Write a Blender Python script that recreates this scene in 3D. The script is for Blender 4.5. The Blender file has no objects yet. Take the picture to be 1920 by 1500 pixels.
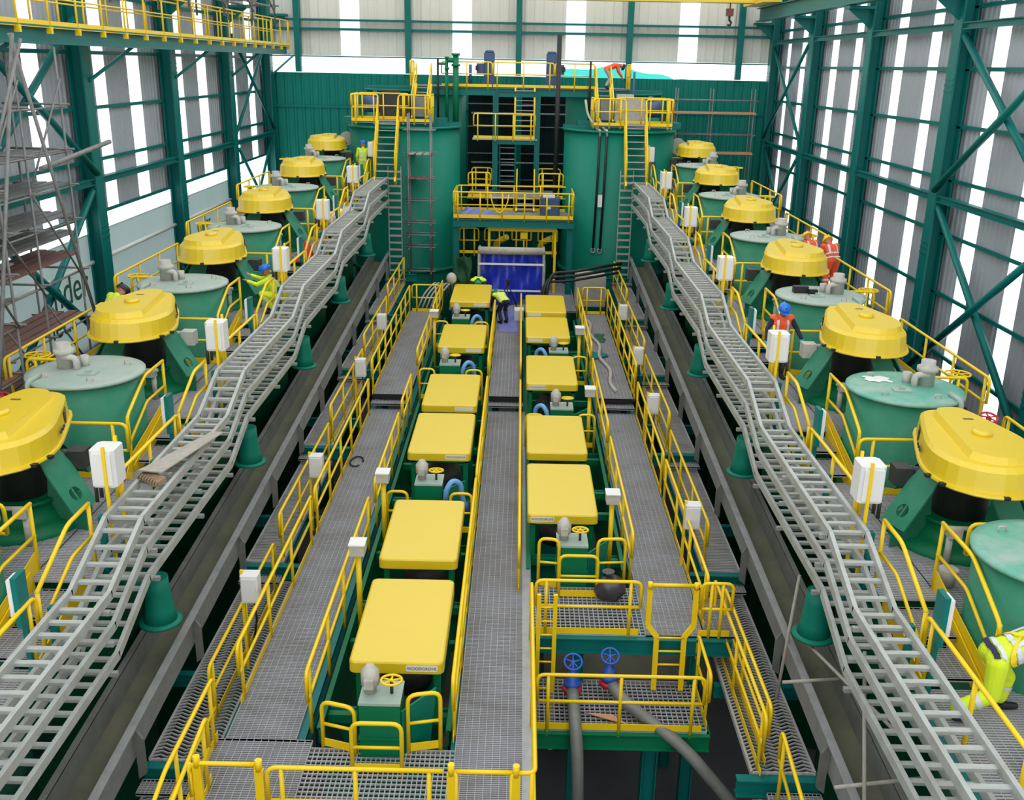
import bpy, math, random
from mathutils import Vector, Matrix, Euler
random.seed(7)
C = bpy.context.scene.collection
SC = bpy.context.scene
PI = math.pi
V = Vector

# ------------------------------------------------------------------ materials
def lin(c):
    c = c / 255.0
    return c / 12.92 if c <= 0.04045 else ((c + 0.055) / 1.055) ** 2.4

def mat(name, rgb, rough=0.55, metal=0.0, dirt=0.0, dirt_rgb=None, scale=3.0, bump=0.0, spec=0.5, fine=None):
    m = bpy.data.materials.new(name)
    m.use_nodes = True
    nt = m.node_tree
    b = nt.nodes['Principled BSDF']
    col = tuple(lin(x) for x in rgb) + (1,)
    b.inputs['Base Color'].default_value = col
    b.inputs['Roughness'].default_value = rough
    b.inputs['Metallic'].default_value = metal
    b.inputs['Specular IOR Level'].default_value = spec
    if dirt or bump:
        tc = nt.nodes.new('ShaderNodeTexCoord')
        n = nt.nodes.new('ShaderNodeTexNoise')
        n.inputs['Scale'].default_value = scale
        n.inputs['Detail'].default_value = 6
        n.inputs['Roughness'].default_value = 0.65
        nt.links.new(tc.outputs['Object'], n.inputs['Vector'])
        if dirt:
            r = nt.nodes.new('ShaderNodeValToRGB')
            r.color_ramp.elements[0].position = 0.42
            r.color_ramp.elements[1].position = 0.68
            r.color_ramp.elements[0].color = (0, 0, 0, 1)
            r.color_ramp.elements[1].color = (dirt, dirt, dirt, 1)
            nt.links.new(n.outputs['Fac'], r.inputs['Fac'])
            mx = nt.nodes.new('ShaderNodeMix')
            mx.data_type = 'RGBA'
            mx.inputs[6].default_value = col
            mx.inputs[7].default_value = tuple(lin(x) for x in (dirt_rgb or (120, 115, 100))) + (1,)
            nt.links.new(r.outputs['Color'], mx.inputs[0])
            nt.links.new(mx.outputs[2], b.inputs['Base Color'])
        if bump:
            bp = nt.nodes.new('ShaderNodeBump')
            bp.inputs['Strength'].default_value = bump
            bp.inputs['Distance'].default_value = 0.02
            nt.links.new(n.outputs['Fac'], bp.inputs['Height'])
            nt.links.new(bp.outputs['Normal'], b.inputs['Normal'])
    return m

M = {}
M['yellow'] = mat('yellow_paint', (222, 192, 4), 0.42, dirt=0.1, dirt_rgb=(206, 176, 20), scale=2.0, spec=1.0)
M['rail'] = mat('rail_yellow', (244, 206, 10), 0.4, dirt=0.12, dirt_rgb=(200, 150, 30), scale=6)
M['green'] = mat('equipment_green', (4, 114, 72), 0.42, dirt=0.35, dirt_rgb=(32, 120, 92), scale=1.5, spec=0.25)
M['tank'] = mat('tank_green', (4, 122, 100), 0.45, dirt=0.4, dirt_rgb=(34, 132, 112), scale=0.9, spec=0.25)
M['tank_dusty'] = mat('tank_dusty_green', (36, 124, 94), 0.5, dirt=0.5, dirt_rgb=(84, 146, 120), scale=1.1, spec=0.3)
M['teal'] = mat('steel_teal', (8, 112, 106), 0.42, dirt=0.3, dirt_rgb=(8, 96, 94), scale=1.2, spec=0.25)
M['sheet_teal'] = mat('sheet_teal', (4, 122, 108), 0.55, dirt=0.25, dirt_rgb=(6, 102, 96), scale=0.6, spec=0.25)
M['lid'] = mat('lid_dusty', (150, 172, 160), 0.55, dirt=0.7, dirt_rgb=(178, 182, 172), scale=2.5)
M['lid_teal'] = mat('lid_teal', (96, 168, 145), 0.5, dirt=0.8, dirt_rgb=(165, 182, 172), scale=1.6)
M['galv'] = mat('galvanised', (168, 170, 168), 0.5, 0.35, dirt=0.5, dirt_rgb=(135, 135, 130), scale=4)
M['tray'] = mat('tray_galvanised', (178, 183, 179), 0.5, 0.1, dirt=0.6, dirt_rgb=(150, 148, 135), scale=3)
M['grate'] = mat('grating_steel', (168, 169, 173), 0.55, 0.0, dirt=0.7, dirt_rgb=(146, 142, 138), scale=1.2)
M['grate_low'] = mat('grating_dull', (170, 170, 168), 0.55, 0.0, dirt=0.6, dirt_rgb=(130, 130, 126), scale=2)
M['launder'] = mat('launder_steel', (128, 130, 124), 0.6, 0.2, dirt=0.6, dirt_rgb=(98, 98, 88), scale=2)
M['slurry'] = mat('dried_slurry', (112, 112, 92), 0.75, dirt=0.7, dirt_rgb=(84, 86, 72), scale=1.3)
M['clad'] = mat('cladding_grey', (166, 172, 178), 0.6, dirt=0.35, dirt_rgb=(148, 154, 160), scale=0.5)
M['clad_back'] = mat('cladding_grey_lit', (226, 224, 216), 0.6, dirt=0.3, dirt_rgb=(208, 206, 198), scale=0.7)  # same cladding; the end wall's stronger light is put into this lighter colour
M['white'] = mat('white_plastic', (226, 226, 222), 0.5)
M['offwhite'] = mat('pale_grey_casting', (186, 184, 174), 0.55, dirt=0.5, dirt_rgb=(150, 146, 134), scale=8)
M['plate'] = mat('name_plate', (226, 222, 205), 0.5)
M['ink'] = mat('dark_lettering', (70, 66, 60), 0.6)
M['black'] = mat('black_rubber', (24, 25, 27), 0.5)
M['dark'] = mat('dark_housing', (44, 46, 46), 0.5, dirt=0.4, dirt_rgb=(70, 66, 60), scale=5)
M['blue'] = mat('valve_blue', (40, 84, 176), 0.4)
M['hose'] = mat('hose_blue', (104, 166, 222), 0.4)
M['tarp'] = mat('blue_tarpaulin', (22, 42, 170), 0.35, dirt=0.3, dirt_rgb=(60, 84, 200), scale=3)
M['tarp_pale'] = mat('pale_blue_sheet', (110, 120, 190), 0.5, dirt=0.5, dirt_rgb=(150, 152, 190), scale=4)
M['cyan'] = mat('cyan_tarpaulin', (70, 225, 215), 0.5)
M['motor'] = mat('motor_blue', (56, 84, 122), 0.5)
M['wood'] = mat('scaffold_board', (150, 126, 98), 0.7, dirt=0.6, dirt_rgb=(110, 96, 80), scale=5)
M['wood_red'] = mat('reddish_board', (128, 88, 80), 0.7, dirt=0.6, dirt_rgb=(100, 84, 80), scale=5)
M['wood_orange'] = mat('orange_board', (204, 150, 110), 0.7)
M['red'] = mat('red_paint', (190, 30, 40), 0.45)
M['concrete'] = mat('concrete', (84, 86, 88), 0.8, dirt=0.6, dirt_rgb=(58, 60, 64), scale=0.4)
M['dust'] = mat('grey_dust', (176, 172, 162), 0.8, dirt=0.6, dirt_rgb=(150, 140, 124), scale=6)
M['rust'] = mat('rusty_flange', (120, 66, 52), 0.7, dirt=0.5, dirt_rgb=(90, 70, 60), scale=9)
M['hivis'] = mat('hi_vis_yellow', (214, 238, 40), 0.6, bump=0.3, scale=12)
M['orange'] = mat('hi_vis_orange', (238, 92, 48), 0.6, bump=0.3, scale=12)
M['navy'] = mat('navy_cloth', (36, 40, 62), 0.75, bump=0.3, scale=12)
M['silver'] = mat('reflective_tape', (206, 210, 216), 0.35)
M['skin'] = mat('skin', (176, 122, 92), 0.5)
M['hat_blue'] = mat('hat_blue', (20, 110, 214), 0.3)
M['hat_yellow'] = mat('hat_yellow', (244, 196, 20), 0.3)
M['hat_green'] = mat('hat_green', (20, 140, 84), 0.3)
M['hat_dark'] = mat('hat_dark', (30, 32, 48), 0.4)
M['glove'] = mat('glove_teal', (52, 178, 170), 0.6)
M['bag'] = mat('bag_plastic', (66, 66, 70), 0.3, bump=0.6, scale=6)
M['banner'] = mat('banner_cloth', (168, 184, 180), 0.7, dirt=0.3, dirt_rgb=(150, 166, 162), scale=1)
M['banner_ink'] = mat('banner_green', (48, 96, 72), 0.7)
M['net'] = mat('green_netting', (40, 92, 60), 0.8, dirt=0.6, dirt_rgb=(20, 50, 36), scale=9)

def translucent_mat():
    m = bpy.data.materials.new('translucent_sheet')
    m.use_nodes = True
    nt = m.node_tree
    out = nt.nodes['Material Output']
    nt.nodes.remove(nt.nodes['Principled BSDF'])
    t = nt.nodes.new('ShaderNodeBsdfTransparent'); t.inputs[0].default_value = (0.95, 0.97, 1, 1)
    d = nt.nodes.new('ShaderNodeBsdfTranslucent'); d.inputs[0].default_value = (0.93, 0.94, 0.97, 1)
    mx = nt.nodes.new('ShaderNodeMixShader'); mx.inputs[0].default_value = 0.35
    nt.links.new(t.outputs[0], mx.inputs[1]); nt.links.new(d.outputs[0], mx.inputs[2])
    nt.links.new(mx.outputs[0], out.inputs[0])
    return m
M['translucent'] = translucent_mat()
def cloth_mat():
    m = M['banner']; nt = m.node_tree; b = nt.nodes['Principled BSDF']; out = nt.nodes['Material Output']
    t = nt.nodes.new('ShaderNodeBsdfTranslucent'); t.inputs[0].default_value = (0.62, 0.7, 0.69, 1)
    mx = nt.nodes.new('ShaderNodeMixShader'); mx.inputs[0].default_value = 0.5
    nt.links.new(b.outputs[0], mx.inputs[1]); nt.links.new(t.outputs[0], mx.inputs[2]); nt.links.new(mx.outputs[0], out.inputs[0])
cloth_mat()

# ------------------------------------------------------------------ mesh builder
class MB:
    def __init__(s):
        s.v = []; s.f = []; s.sm = []
    def add(s, vs, fs, smooth=False):
        b = len(s.v)
        s.v.extend([tuple(p) for p in vs])
        s.f.extend([tuple(b + i for i in f) for f in fs])
        s.sm.extend([smooth] * len(fs))
        return s
    def box(s, x0, x1, y0, y1, z0, z1):
        if x0 > x1: x0, x1 = x1, x0
        if y0 > y1: y0, y1 = y1, y0
        if z0 > z1: z0, z1 = z1, z0
        vs = [(x, y, z) for z in (z0, z1) for y in (y0, y1) for x in (x0, x1)]
        return s.add(vs, [(0, 2, 3, 1), (4, 5, 7, 6), (0, 1, 5, 4), (2, 6, 7, 3), (0, 4, 6, 2), (1, 3, 7, 5)])
    def cbox(s, c, d):
        return s.box(c[0]-d[0]/2, c[0]+d[0]/2, c[1]-d[1]/2, c[1]+d[1]/2, c[2]-d[2]/2, c[2]+d[2]/2)
    def beam(s, p0, p1, w, h, up=(0, 0, 1)):
        p0, p1 = V(p0), V(p1); d = (p1 - p0).normalized(); up = V(up)
        if abs(d.dot(up)) > 0.98: up = V((0, 1, 0))
        x = d.cross(up).normalized(); y = x.cross(d).normalized()
        vs = []
        for p in (p0, p1):
            for a, b in ((-1, -1), (1, -1), (1, 1), (-1, 1)):
                vs.append(p + x * (a * w / 2) + y * (b * h / 2))
        return s.add(vs, [(0, 1, 2, 3), (7, 6, 5, 4), (0, 4, 5, 1), (1, 5, 6, 2), (2, 6, 7, 3), (3, 7, 4, 0)])
    def hbeam(s, p0, p1, w, h, t=0.03, up=(0, 0, 1)):
        """I section: flanges across `w`, apart by `h` along up"""
        p0, p1 = V(p0), V(p1); d = (p1 - p0).normalized(); up = V(up)
        if abs(d.dot(up)) > 0.98: up = V((1, 0, 0))
        x = d.cross(up).normalized(); y = x.cross(d).normalized()
        s.beam(p0 + y*(h/2-t/2), p1 + y*(h/2-t/2), w, t, up)
        s.beam(p0 - y*(h/2-t/2), p1 - y*(h/2-t/2), w, t, up)
        return s.beam(p0, p1, t, h - 2*t, up)
    def tube(s, pts, r, n=8, closed=False, caps=True):
        pts = [V(p) for p in pts]
        m = len(pts)
        rs = r if isinstance(r, (list, tuple)) else [r] * m
        tang = []
        for i in range(m):
            a = pts[(i - 1) % m] if (i > 0 or closed) else pts[i]
            b = pts[(i + 1) % m] if (i < m - 1 or closed) else pts[i]
            t = (b - a)
            tang.append(t.normalized() if t.length > 1e-9 else V((0, 0, 1)))
        t0 = tang[0]
        ref = V((0, 0, 1)) if abs(t0.z) < 0.9 else V((0, 1, 0))
        u = (ref - t0 * ref.dot(t0)).normalized()
        vs = []
        for i in range(m):
            t = tang[i]
            u = (u - t * u.dot(t))
            if u.length < 1e-6: u = t.orthogonal()
            u.normalize()
            w = t.cross(u)
            for k in range(n):
                a = 2 * PI * k / n
                vs.append(pts[i] + (u * math.cos(a) + w * math.sin(a)) * rs[i])
        fs = []
        for i in range(m if closed else m - 1):
            j = (i + 1) % m
            for k in range(n):
                l = (k + 1) % n
                fs.append((i*n+k, i*n+l, j*n+l, j*n+k))
        s.add(vs, fs, True)
        if caps and not closed:
            b = len(s.v) - len(vs)
            s.f.append(tuple(b + k for k in reversed(range(n)))); s.sm.append(False)
            s.f.append(tuple(b + (m-1)*n + k for k in range(n))); s.sm.append(False)
        return s
    def cyl(s, p0, p1, r0, r1=None, n=16):
        return s.tube([p0, p1], [r0, r0 if r1 is None else r1], n)
    def lathe(s, prof, c=(0, 0, 0), n=32, cap0=True, cap1=True):
        vs = []
        for r, z in prof:
            for k in range(n):
                a = 2 * PI * k / n
                vs.append((c[0] + r*math.cos(a), c[1] + r*math.sin(a), c[2] + z))
        fs = []
        for i in range(len(prof) - 1):
            for k in range(n):
                l = (k + 1) % n
                fs.append((i*n+k, i*n+l, (i+1)*n+l, (i+1)*n+k))
        s.add(vs, fs, True)
        b = len(s.v) - len(vs)
        if cap0: s.f.append(tuple(b + k for k in reversed(range(n)))); s.sm.append(False)
        if cap1: s.f.append(tuple(b + (len(prof)-1)*n + k for k in range(n))); s.sm.append(False)
        return s
    def rings(s, rings, smooth=False, cap0=True, cap1=True):
        n = len(rings[0]); vs = [p for r in rings for p in r]; fs = []
        for i in range(len(rings) - 1):
            for k in range(n):
                l = (k + 1) % n
                fs.append((i*n+k, i*n+l, (i+1)*n+l, (i+1)*n+k))
        if cap0: fs.append(tuple(reversed(range(n))))
        if cap1: fs.append(tuple((len(rings)-1)*n + k for k in range(n)))
        return s.add(vs, fs, smooth)
    def prism(s, poly, z0, z1):
        return s.rings([[(x, y, z0) for x, y in poly], [(x, y, z1) for x, y in poly]])
    def plate(s, poly, nrm, t):
        n = V(nrm).normalized() * t / 2
        return s.rings([[V(p) - n for p in poly], [V(p) + n for p in poly]])
    def ball(s, c, r, n=12, m=8, sq=(1, 1, 1)):
        prof = []
        vs = []
        for i in range(m + 1):
            a = PI * i / m
            rr = max(math.sin(a), 1e-3)
            for k in range(n):
                b = 2*PI*k/n
                vs.append((c[0]+r*sq[0]*rr*math.cos(b), c[1]+r*sq[1]*rr*math.sin(b), c[2]-r*sq[2]*math.cos(a)))
        fs = []
        for i in range(m):
            for k in range(n):
                l = (k+1) % n
                fs.append((i*n+k, i*n+l, (i+1)*n+l, (i+1)*n+k))
        return s.add(vs, fs, True)
    def mesh(s, name, off=(0, 0, 0)):
        me = bpy.data.meshes.new(name)
        ox, oy, oz = off
        me.from_pydata([(x-ox, y-oy, z-oz) for x, y, z in s.v], [], s.f)
        me.polygons.foreach_set('use_smooth', s.sm)
        me.update()
        return me

def fillet(pts, r=0.12, n=4):
    """round the inner corners of a polyline"""
    pts = [V(p) for p in pts]
    out = [pts[0]]
    for i in range(1, len(pts) - 1):
        a, b, c = pts[i-1], pts[i], pts[i+1]
        d1, d2 = (a - b), (c - b)
        rr = min(r, d1.length * 0.45, d2.length * 0.45)
        if d1.angle(d2, PI) > PI - 0.02:
            out.append(b); continue
        p, q = b + d1.normalized() * rr, b + d2.normalized() * rr
        for k in range(n + 1):
            t = k / n
            out.append(p * (1-t)**2 + b * 2*t*(1-t) + q * t*t)
    out.append(pts[-1])
    return out

# ------------------------------------------------------------------ scene objects
def tag(o, label=None, cat=None, group=None, kind=None):
    if label: o['label'] = label
    if cat: o['category'] = cat
    if group: o['group'] = group
    if kind: o['kind'] = kind
    return o
def thing(name, label, cat, loc=(0, 0, 0), rz=0, group=None):
    o = bpy.data.objects.new(name, None); C.objects.link(o)
    o.empty_display_size = 0.2
    o.location = loc; o.rotation_euler = (0, 0, rz)
    return tag(o, label, cat, group)
def part(name, mb, m, parent=None, label=None, local=False):
    """one mesh object. mb in world coordinates unless local."""
    off = (0, 0, 0)
    if parent is not None and not local:
        r = parent
        while r.parent is not None: r = r.parent
        off = tuple(r.location)
    me = mb.mesh(name, off) if isinstance(mb, MB) else mb
    if m is not None:
        if not me.materials: me.materials.append(M[m] if isinstance(m, str) else m)
    o = bpy.data.objects.new(name, me); C.objects.link(o)
    if parent is not None: o.parent = parent
    if label: o['label'] = label
    return o
def solo(name, mb, m, label, cat, group=None, kind=None):
    return tag(part(name, mb, m), label, cat, group, kind)
def struct(name, mb, m, label=None, parent=None):
    o = part(name, mb, m, parent)
    if parent is None: o['kind'] = 'structure'
    if label: o['label'] = label
    return o
def copy_tree(o, parent=None):
    c = o.copy(); C.objects.link(c)
    if parent is not None: c.parent = parent
    for ch in list(o.children): copy_tree(ch, c)
    return c
def text(body, size, m, parent, loc, rot, name='lettering', depth=0.004):
    cu = bpy.data.curves.new(name, 'FONT')
    cu.body = body; cu.size = size; cu.extrude = depth; cu.align_x = 'CENTER'; cu.align_y = 'CENTER'
    o = bpy.data.objects.new(name, cu); C.objects.link(o)
    bpy.context.view_layer.update()
    me = bpy.data.meshes.new_from_object(o)
    bpy.data.objects.remove(o)
    me.materials.clear(); me.materials.append(M[m])
    t = bpy.data.objects.new(name, me); C.objects.link(t)
    if parent is not None: t.parent = parent
    t.location = loc; t.rotation_euler = rot
    return t

ORD = ['nearest', 'second', 'third', 'fourth', 'fifth', 'sixth', 'seventh', 'eighth']
_pc = {}
def post_mesh(h, r):
    k = (round(h, 2), r)
    if k not in _pc:
        _pc[k] = MB().cyl((0, 0, 0), (0, 0, h), r, n=8).mesh('post')
        _pc[k].materials.append(M['rail'])
    return _pc[k]
def rail(label, pts, h=1.05, sp=1.5, toe=True, r=0.031, drop=0.12, mid=True, ends=(True, True), group=None, name='guard_rail', toe_h=0.12, inset=0.18):
    """yellow tubular guard rail over a polyline of base points"""
    pts = [V(p) for p in pts]
    root = thing(name, label, 'railing', tuple(pts[0]), group=group)
    up = V((0, 0, 1))
    top = [p + up*h for p in pts]
    midp = [p + up*h*0.52 for p in pts]
    path = list(top)
    if ends[0]: path = [midp[0]] + path
    if ends[1]: path = path + [midp[-1]]
    part('top_rail', MB().tube(fillet(path, 0.13), r, 8), 'rail', root)
    if mid: part('mid_rail', MB().tube(fillet(midp, 0.1), r*0.85, 8), 'rail', root)
    if toe:
        mb = MB()
        for a, b in zip(pts[:-1], pts[1:]):
            mb.beam(a + up*toe_h*0.5, b + up*toe_h*0.5, 0.012, toe_h)
        part('toe_plate', mb, 'rail', root)
    # posts along the length
    segs = [(b - a).length for a, b in zip(pts[:-1], pts[1:])]
    L = sum(segs)
    n = max(1, round((L - 2*inset) / sp))
    ds = [inset + (L - 2*inset) * k / n for k in range(n + 1)] if L > 2.2*inset else [L/2]
    for d in ds:
        q = d
        for a, b, l in zip(pts[:-1], pts[1:], segs):
            if q <= l + 1e-6 or b is pts[-1]:
                p = a.lerp(b, min(1, q / l)); break
            q -= l
        o = bpy.data.objects.new('post', post_mesh(h + drop, r)); C.objects.link(o)
        o.parent = root; o.location = p - pts[0] - up*drop
    return root

def grating(name, label, x0, x1, y0, y1, z, pitch=0.042, rod=0.1, m='grate', depth=0.032, edge=True, bar=0.012, parent=None, kind='structure', rod_w=0.009):
    """bearing bars across, rods along, edge banding"""
    mb = MB()
    n = int((y1 - y0) / pitch)
    for k in range(n + 1):
        y = y0 + (y1 - y0) * k / n
        mb.box(x0, x1, y - bar/2, y + bar/2, z - depth, z - 0.002)
    n = max(1, int((x1 - x0) / rod))
    for k in range(n + 1):
        x = x0 + (x1 - x0) * k / n
        mb.box(x - rod_w/2, x + rod_w/2, y0, y1, z - 0.012, z)
    if edge:
        for x in (x0, x1): mb.box(x - 0.006, x + 0.006, y0, y1, z - depth - 0.02, z + 0.002)
        for y in (y0, y1): mb.box(x0, x1, y - 0.006, y + 0.006, z - depth - 0.02, z + 0.002)
    o = part(name, mb, m, parent)
    if parent is None:
        if kind: o['kind'] = kind
        if label: o['label'] = label
    return o

AX = -0.4
def X(s, off): return AX + s * off
SIDE = {-1: 'left', 1: 'right'}
T = lambda i: 11.83 + 5.67 * i
D = lambda i: 1.87 + 0.475 * i       # deck level, module i
LID = lambda i: 3.5 + 0.475 * i
# ================================================================== the hall
WL, WR, YB, ZF = -12.95, 12.65, 51.7, -5.0
COLY = [22.2, 29.5, 36.9, 44.2, 51.3]

struct('floor', MB().box(WL, WR, -4, YB, ZF - 0.2, ZF), 'concrete', 'dark concrete floor far below the walkways')

def corr(a0, a1, z0, z1, plane, axis, depth=0.035, pitch=0.25, sgn=1):
    """trapezoidal sheet: runs along `axis` from a0 to a1 in the plane x=plane or y=plane"""
    mb = MB(); prof = []
    a = a0; 
    n = max(1, round((a1 - a0) / pitch)); p = (a1 - a0) / n
    for k in range(n):
        b = a0 + k * p
        prof += [(b, 0), (b + p*0.55, 0), (b + p*0.68, depth), (b + p*0.87, depth)]
    prof.append((a1, 0))
    vs = []
    for z in (z0, z1):
        for q, d in prof:
            vs.append((plane + sgn*d, q, z) if axis == 'y' else (q, plane + sgn*d, z))
    m = len(prof)
    return mb.add(vs, [(k, k+1, m+k+1, m+k) for k in range(m-1)])

for s in (-1, 1):
    xw = WL if s < 0 else WR
    zlo = 4.97 if s < 0 else 0.6
    w = bpy.data.objects.new('wall_' + SIDE[s], None); C.objects.link(w); w['kind'] = 'structure'
    w['label'] = f'grey corrugated cladding of the {SIDE[s]} side wall with white translucent strips'
    cen = [(0.6, 1.0), (4.2, 1.0), (8.3, 0.9), (11.5, 1.0), (15.6, 0.9), (18.7, 1.0)] + ([(27.3, .95), (31.7, .9), (34.5, 1.1), (39.1, .8), (41.85, 1.2), (46.4, .8), (49.4, 1.1)] if s < 0 else [(25.0, .8), (27.85, .85), (32.3, .8), (35.2, .85), (39.65, .8), (42.5, .9), (47.2, .8), (49.8, .6)])
    edges = [-4.0]
    for c, wd in cen:
        if True:
            part('translucent_panel', corr(c - wd/2, c + wd/2, zlo, 15, xw, 'y', 0.03, 0.28, -s), 'translucent', w, 'white translucent strip')
            edges += [c - wd/2, c + wd/2]
    edges.append(YB)
    for a, b in zip(edges[0::2], edges[1::2]):
        if b - a > 0.05:
            part('cladding_sheet', corr(a, b, zlo, 15, xw, 'y', 0.035, 0.3, -s), 'clad', w)
    zs = [5.02, 6.55, 8.05, 9.6, 11.25, 12.8] + ([1.6, 3.3] if s > 0 else [])
    for z in zs:
        xg = xw - s*0.13
        part('girt', MB().beam((xg, 0, z), (xg, YB-0.2, z), 0.12, 0.07).beam((xg - s*0.06, 0, z+0.05), (xg - s*0.06, YB-0.2, z+0.05), 0.02, 0.05), 'teal', w)
    if s > 0:
        part('lower_sheet', MB().box(xw, xw + 0.1, -4, YB, ZF, 0.62), 'concrete', w)
    else:
        part('lower_sheet', MB().box(xw - 0.1, xw, -4, YB, ZF, 1.2), 'concrete', w)

b = bpy.data.objects.new('wall_back', None); C.objects.link(b); b['kind'] = 'structure'
b['label'] = 'end wall with green sheeting below an open gap and pale cladding above'
part('green_sheeting', corr(WL, WR, ZF, 8.97, YB - 0.05, 'x', 0.05, 0.42, -1), 'sheet_teal', b)
part('sheeting_rail', MB().box(WL, WR, YB-0.135, YB-0.1, 7.3, 7.42), 'teal', b)
bx = [-8.5, -3.0, 2.56, 8.1]
edges = [WL]
for c in bx:
    part('translucent_panel', corr(c - 0.47, c + 0.47, 9.78, 15, YB, 'x', 0.03, 0.3, -1), 'translucent', b, 'white translucent strip')
    edges += [c - 0.47, c + 0.47]
edges.append(WR)
for a, c in zip(edges[0::2], edges[1::2]):
    part('cladding_sheet', corr(a, c, 9.78, 15, YB, 'x', 0.035, 0.45, -1), 'clad_back', b)
for z, h in ((9.74, 0.06), (11.0, 0.12), (11.42, 0.1)):
    part('girt', MB().box(WL, WR, YB-0.3, YB-0.1, z - h/2, z + h/2), 'teal', b)
for x in (-11.05, -5.63, -0.21, 5.2, 10.6):
    part('mullion', MB().box(x-0.14, x+0.14, YB-0.42, YB-0.12, 9.0, 15), 'teal', b)
fw = struct('wall_front', MB().box(WL, WR, -4.2, -4, ZF, 2.5), 'clad', 'unseen low wall added behind the viewpoint to shape the front light')  # out of view; blocks light from below, kept low so front faces stay bright

# columns, struts and braces
for s in (-1, 1):
    xc = (WL + 0.36) if s < 0 else (WR - 0.36)
    for i, y in enumerate(COLY):
        nm = ['nearest', 'second', 'third', 'fourth', 'corner'][i]
        c = thing('steel_column', f'{nm} teal steel column against the {SIDE[s]} side wall' if i < 4 else f'teal steel corner column where the {SIDE[s]} wall meets the end wall', 'column', (xc, y, ZF), group=None)
        c['kind'] = 'structure'
        mb = MB().hbeam((xc, y, ZF), (xc, y, 15), 0.56, 0.44, 0.05, up=(1, 0, 0))
        part('shaft', mb, 'teal', c)
        g = MB()
        for z in (2.0, 4.4, 9.0):
            for dz in range(3):
                g.box(xc - s*0.22, xc - s*0.24, y - 0.27, y + 0.27, z + dz*0.16, z + dz*0.16 + 0.05)
        part('splice_plate', g, 'teal', c)
        part('corbel', MB().box(xc - s*0.2, xc - s*1.1, y-0.3, y+0.3, 11.55, 11.65).plate([(xc-s*0.22, y, 11.55), (xc-s*1.05, y, 11.55), (xc-s*0.22, y, 10.9)], (0, 1, 0), 0.04), 'teal', c)
    for i in range(len(COLY) - 1):
        y0, y1 = COLY[i], COLY[i+1]
        nm = ['nearest bay', 'second bay', 'third bay', 'last bay'][i]
        for z, zn in ((6.05, 'middle'), (10.75, 'upper')):
            if z > 10 and s < 0: continue
            mb = MB().hbeam((xc - s*0.1, y0+0.31, z), (xc - s*0.1, y1-0.31, z), 0.2, 0.19, 0.03, up=(0, 0, 1))
            t = solo('wall_strut', mb, 'teal', f'teal {zn} strut between columns in the {nm} of the {SIDE[s]} wall', 'steel beam')
            t['kind'] = 'structure'
    # diagonal bracing in the nearest and the last bay
    for (y0, y1, r, nm) in ((22.5, 29.2, 0.1, 'nearest bay'), (44.5, 51.0, 0.07, 'last bay')):
        for (z0, z1, zn) in ((6.3, 10.5, 'upper'), (1.0, 5.8, 'lower')):
            xb = xc - s*0.1
            solo('brace', MB().tube([(xb, y0, z0), (xb, y1, z1)], r, 10), 'teal', f'teal diagonal brace rising away in the {zn} {nm}, {SIDE[s]} wall', 'brace')['kind'] = 'structure'
            solo('brace', MB().tube([(xb - s*2*r, y0, z1), (xb - s*2*r, y1, z0)], r, 10), 'teal', f'teal diagonal brace falling away in the {zn} {nm}, {SIDE[s]} wall', 'brace')['kind'] = 'structure'

# hanging banners and the pipe under the left cladding
for i in range(4):
    y0 = ([14.9] + COLY)[i] + 0.02; y1 = COLY[i] - 0.02
    nm = ['nearest', 'second', 'third', 'fourth'][i]
    t = thing('banner', f'{nm} pale cloth banner hung along the left wall under the white gap', 'banner', (WL + 0.12, y0, 1.0))
    n = 24; vs = []
    for z in (0.9, 4.45):
        for k in range(n + 1):
            y = y0 + (y1 - y0)*k/n
            vs.append((WL + 0.08 + 0.02*math.sin(k*1.3), y, z))
    vs += [(x - 0.02, y, z) for x, y, z in vs]
    m_ = 2*(n+1)
    fs = [(k, k+1, n+2+k, n+1+k) for k in range(n)] + [(m_+k+1, m_+k, m_+n+1+k, m_+n+2+k) for k in range(n)]
    part('cloth', MB().add(vs, fs, True), 'banner', t)
    part('hem', MB().tube([(WL+0.09, y0, 4.47), (WL+0.09, y1, 4.47)], 0.025), 'banner', t)
    if i in (1, 3):
        yc = 27.5 if i == 1 else 40.3
        text('ender', 1.25 if i == 1 else 0.75, 'banner_ink', t, (-0.005, yc - y0, 3.15 - 1.0), (PI/2, 0, PI/2), 'lettering', 0.006)
        text('iet.s', 0.95 if i == 1 else 0.6, 'banner_ink', t, (-0.005, yc - y0 - 0.4, 2.3 - 1.0), (PI/2, 0, PI/2), 'lettering', 0.006)
for i in range(4):
    y0 = ([14.9] + COLY)[i] + 0.3; y1 = COLY[i] - 0.3
    solo('water_pipe', MB().tube([(WL+0.22, y0, 3.68), (WL+0.22, y1, 3.68)], 0.07), 'white', f'pale pipe across the {["nearest", "second", "third", "fourth"][i]} banner of the left wall', 'pipe')

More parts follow.
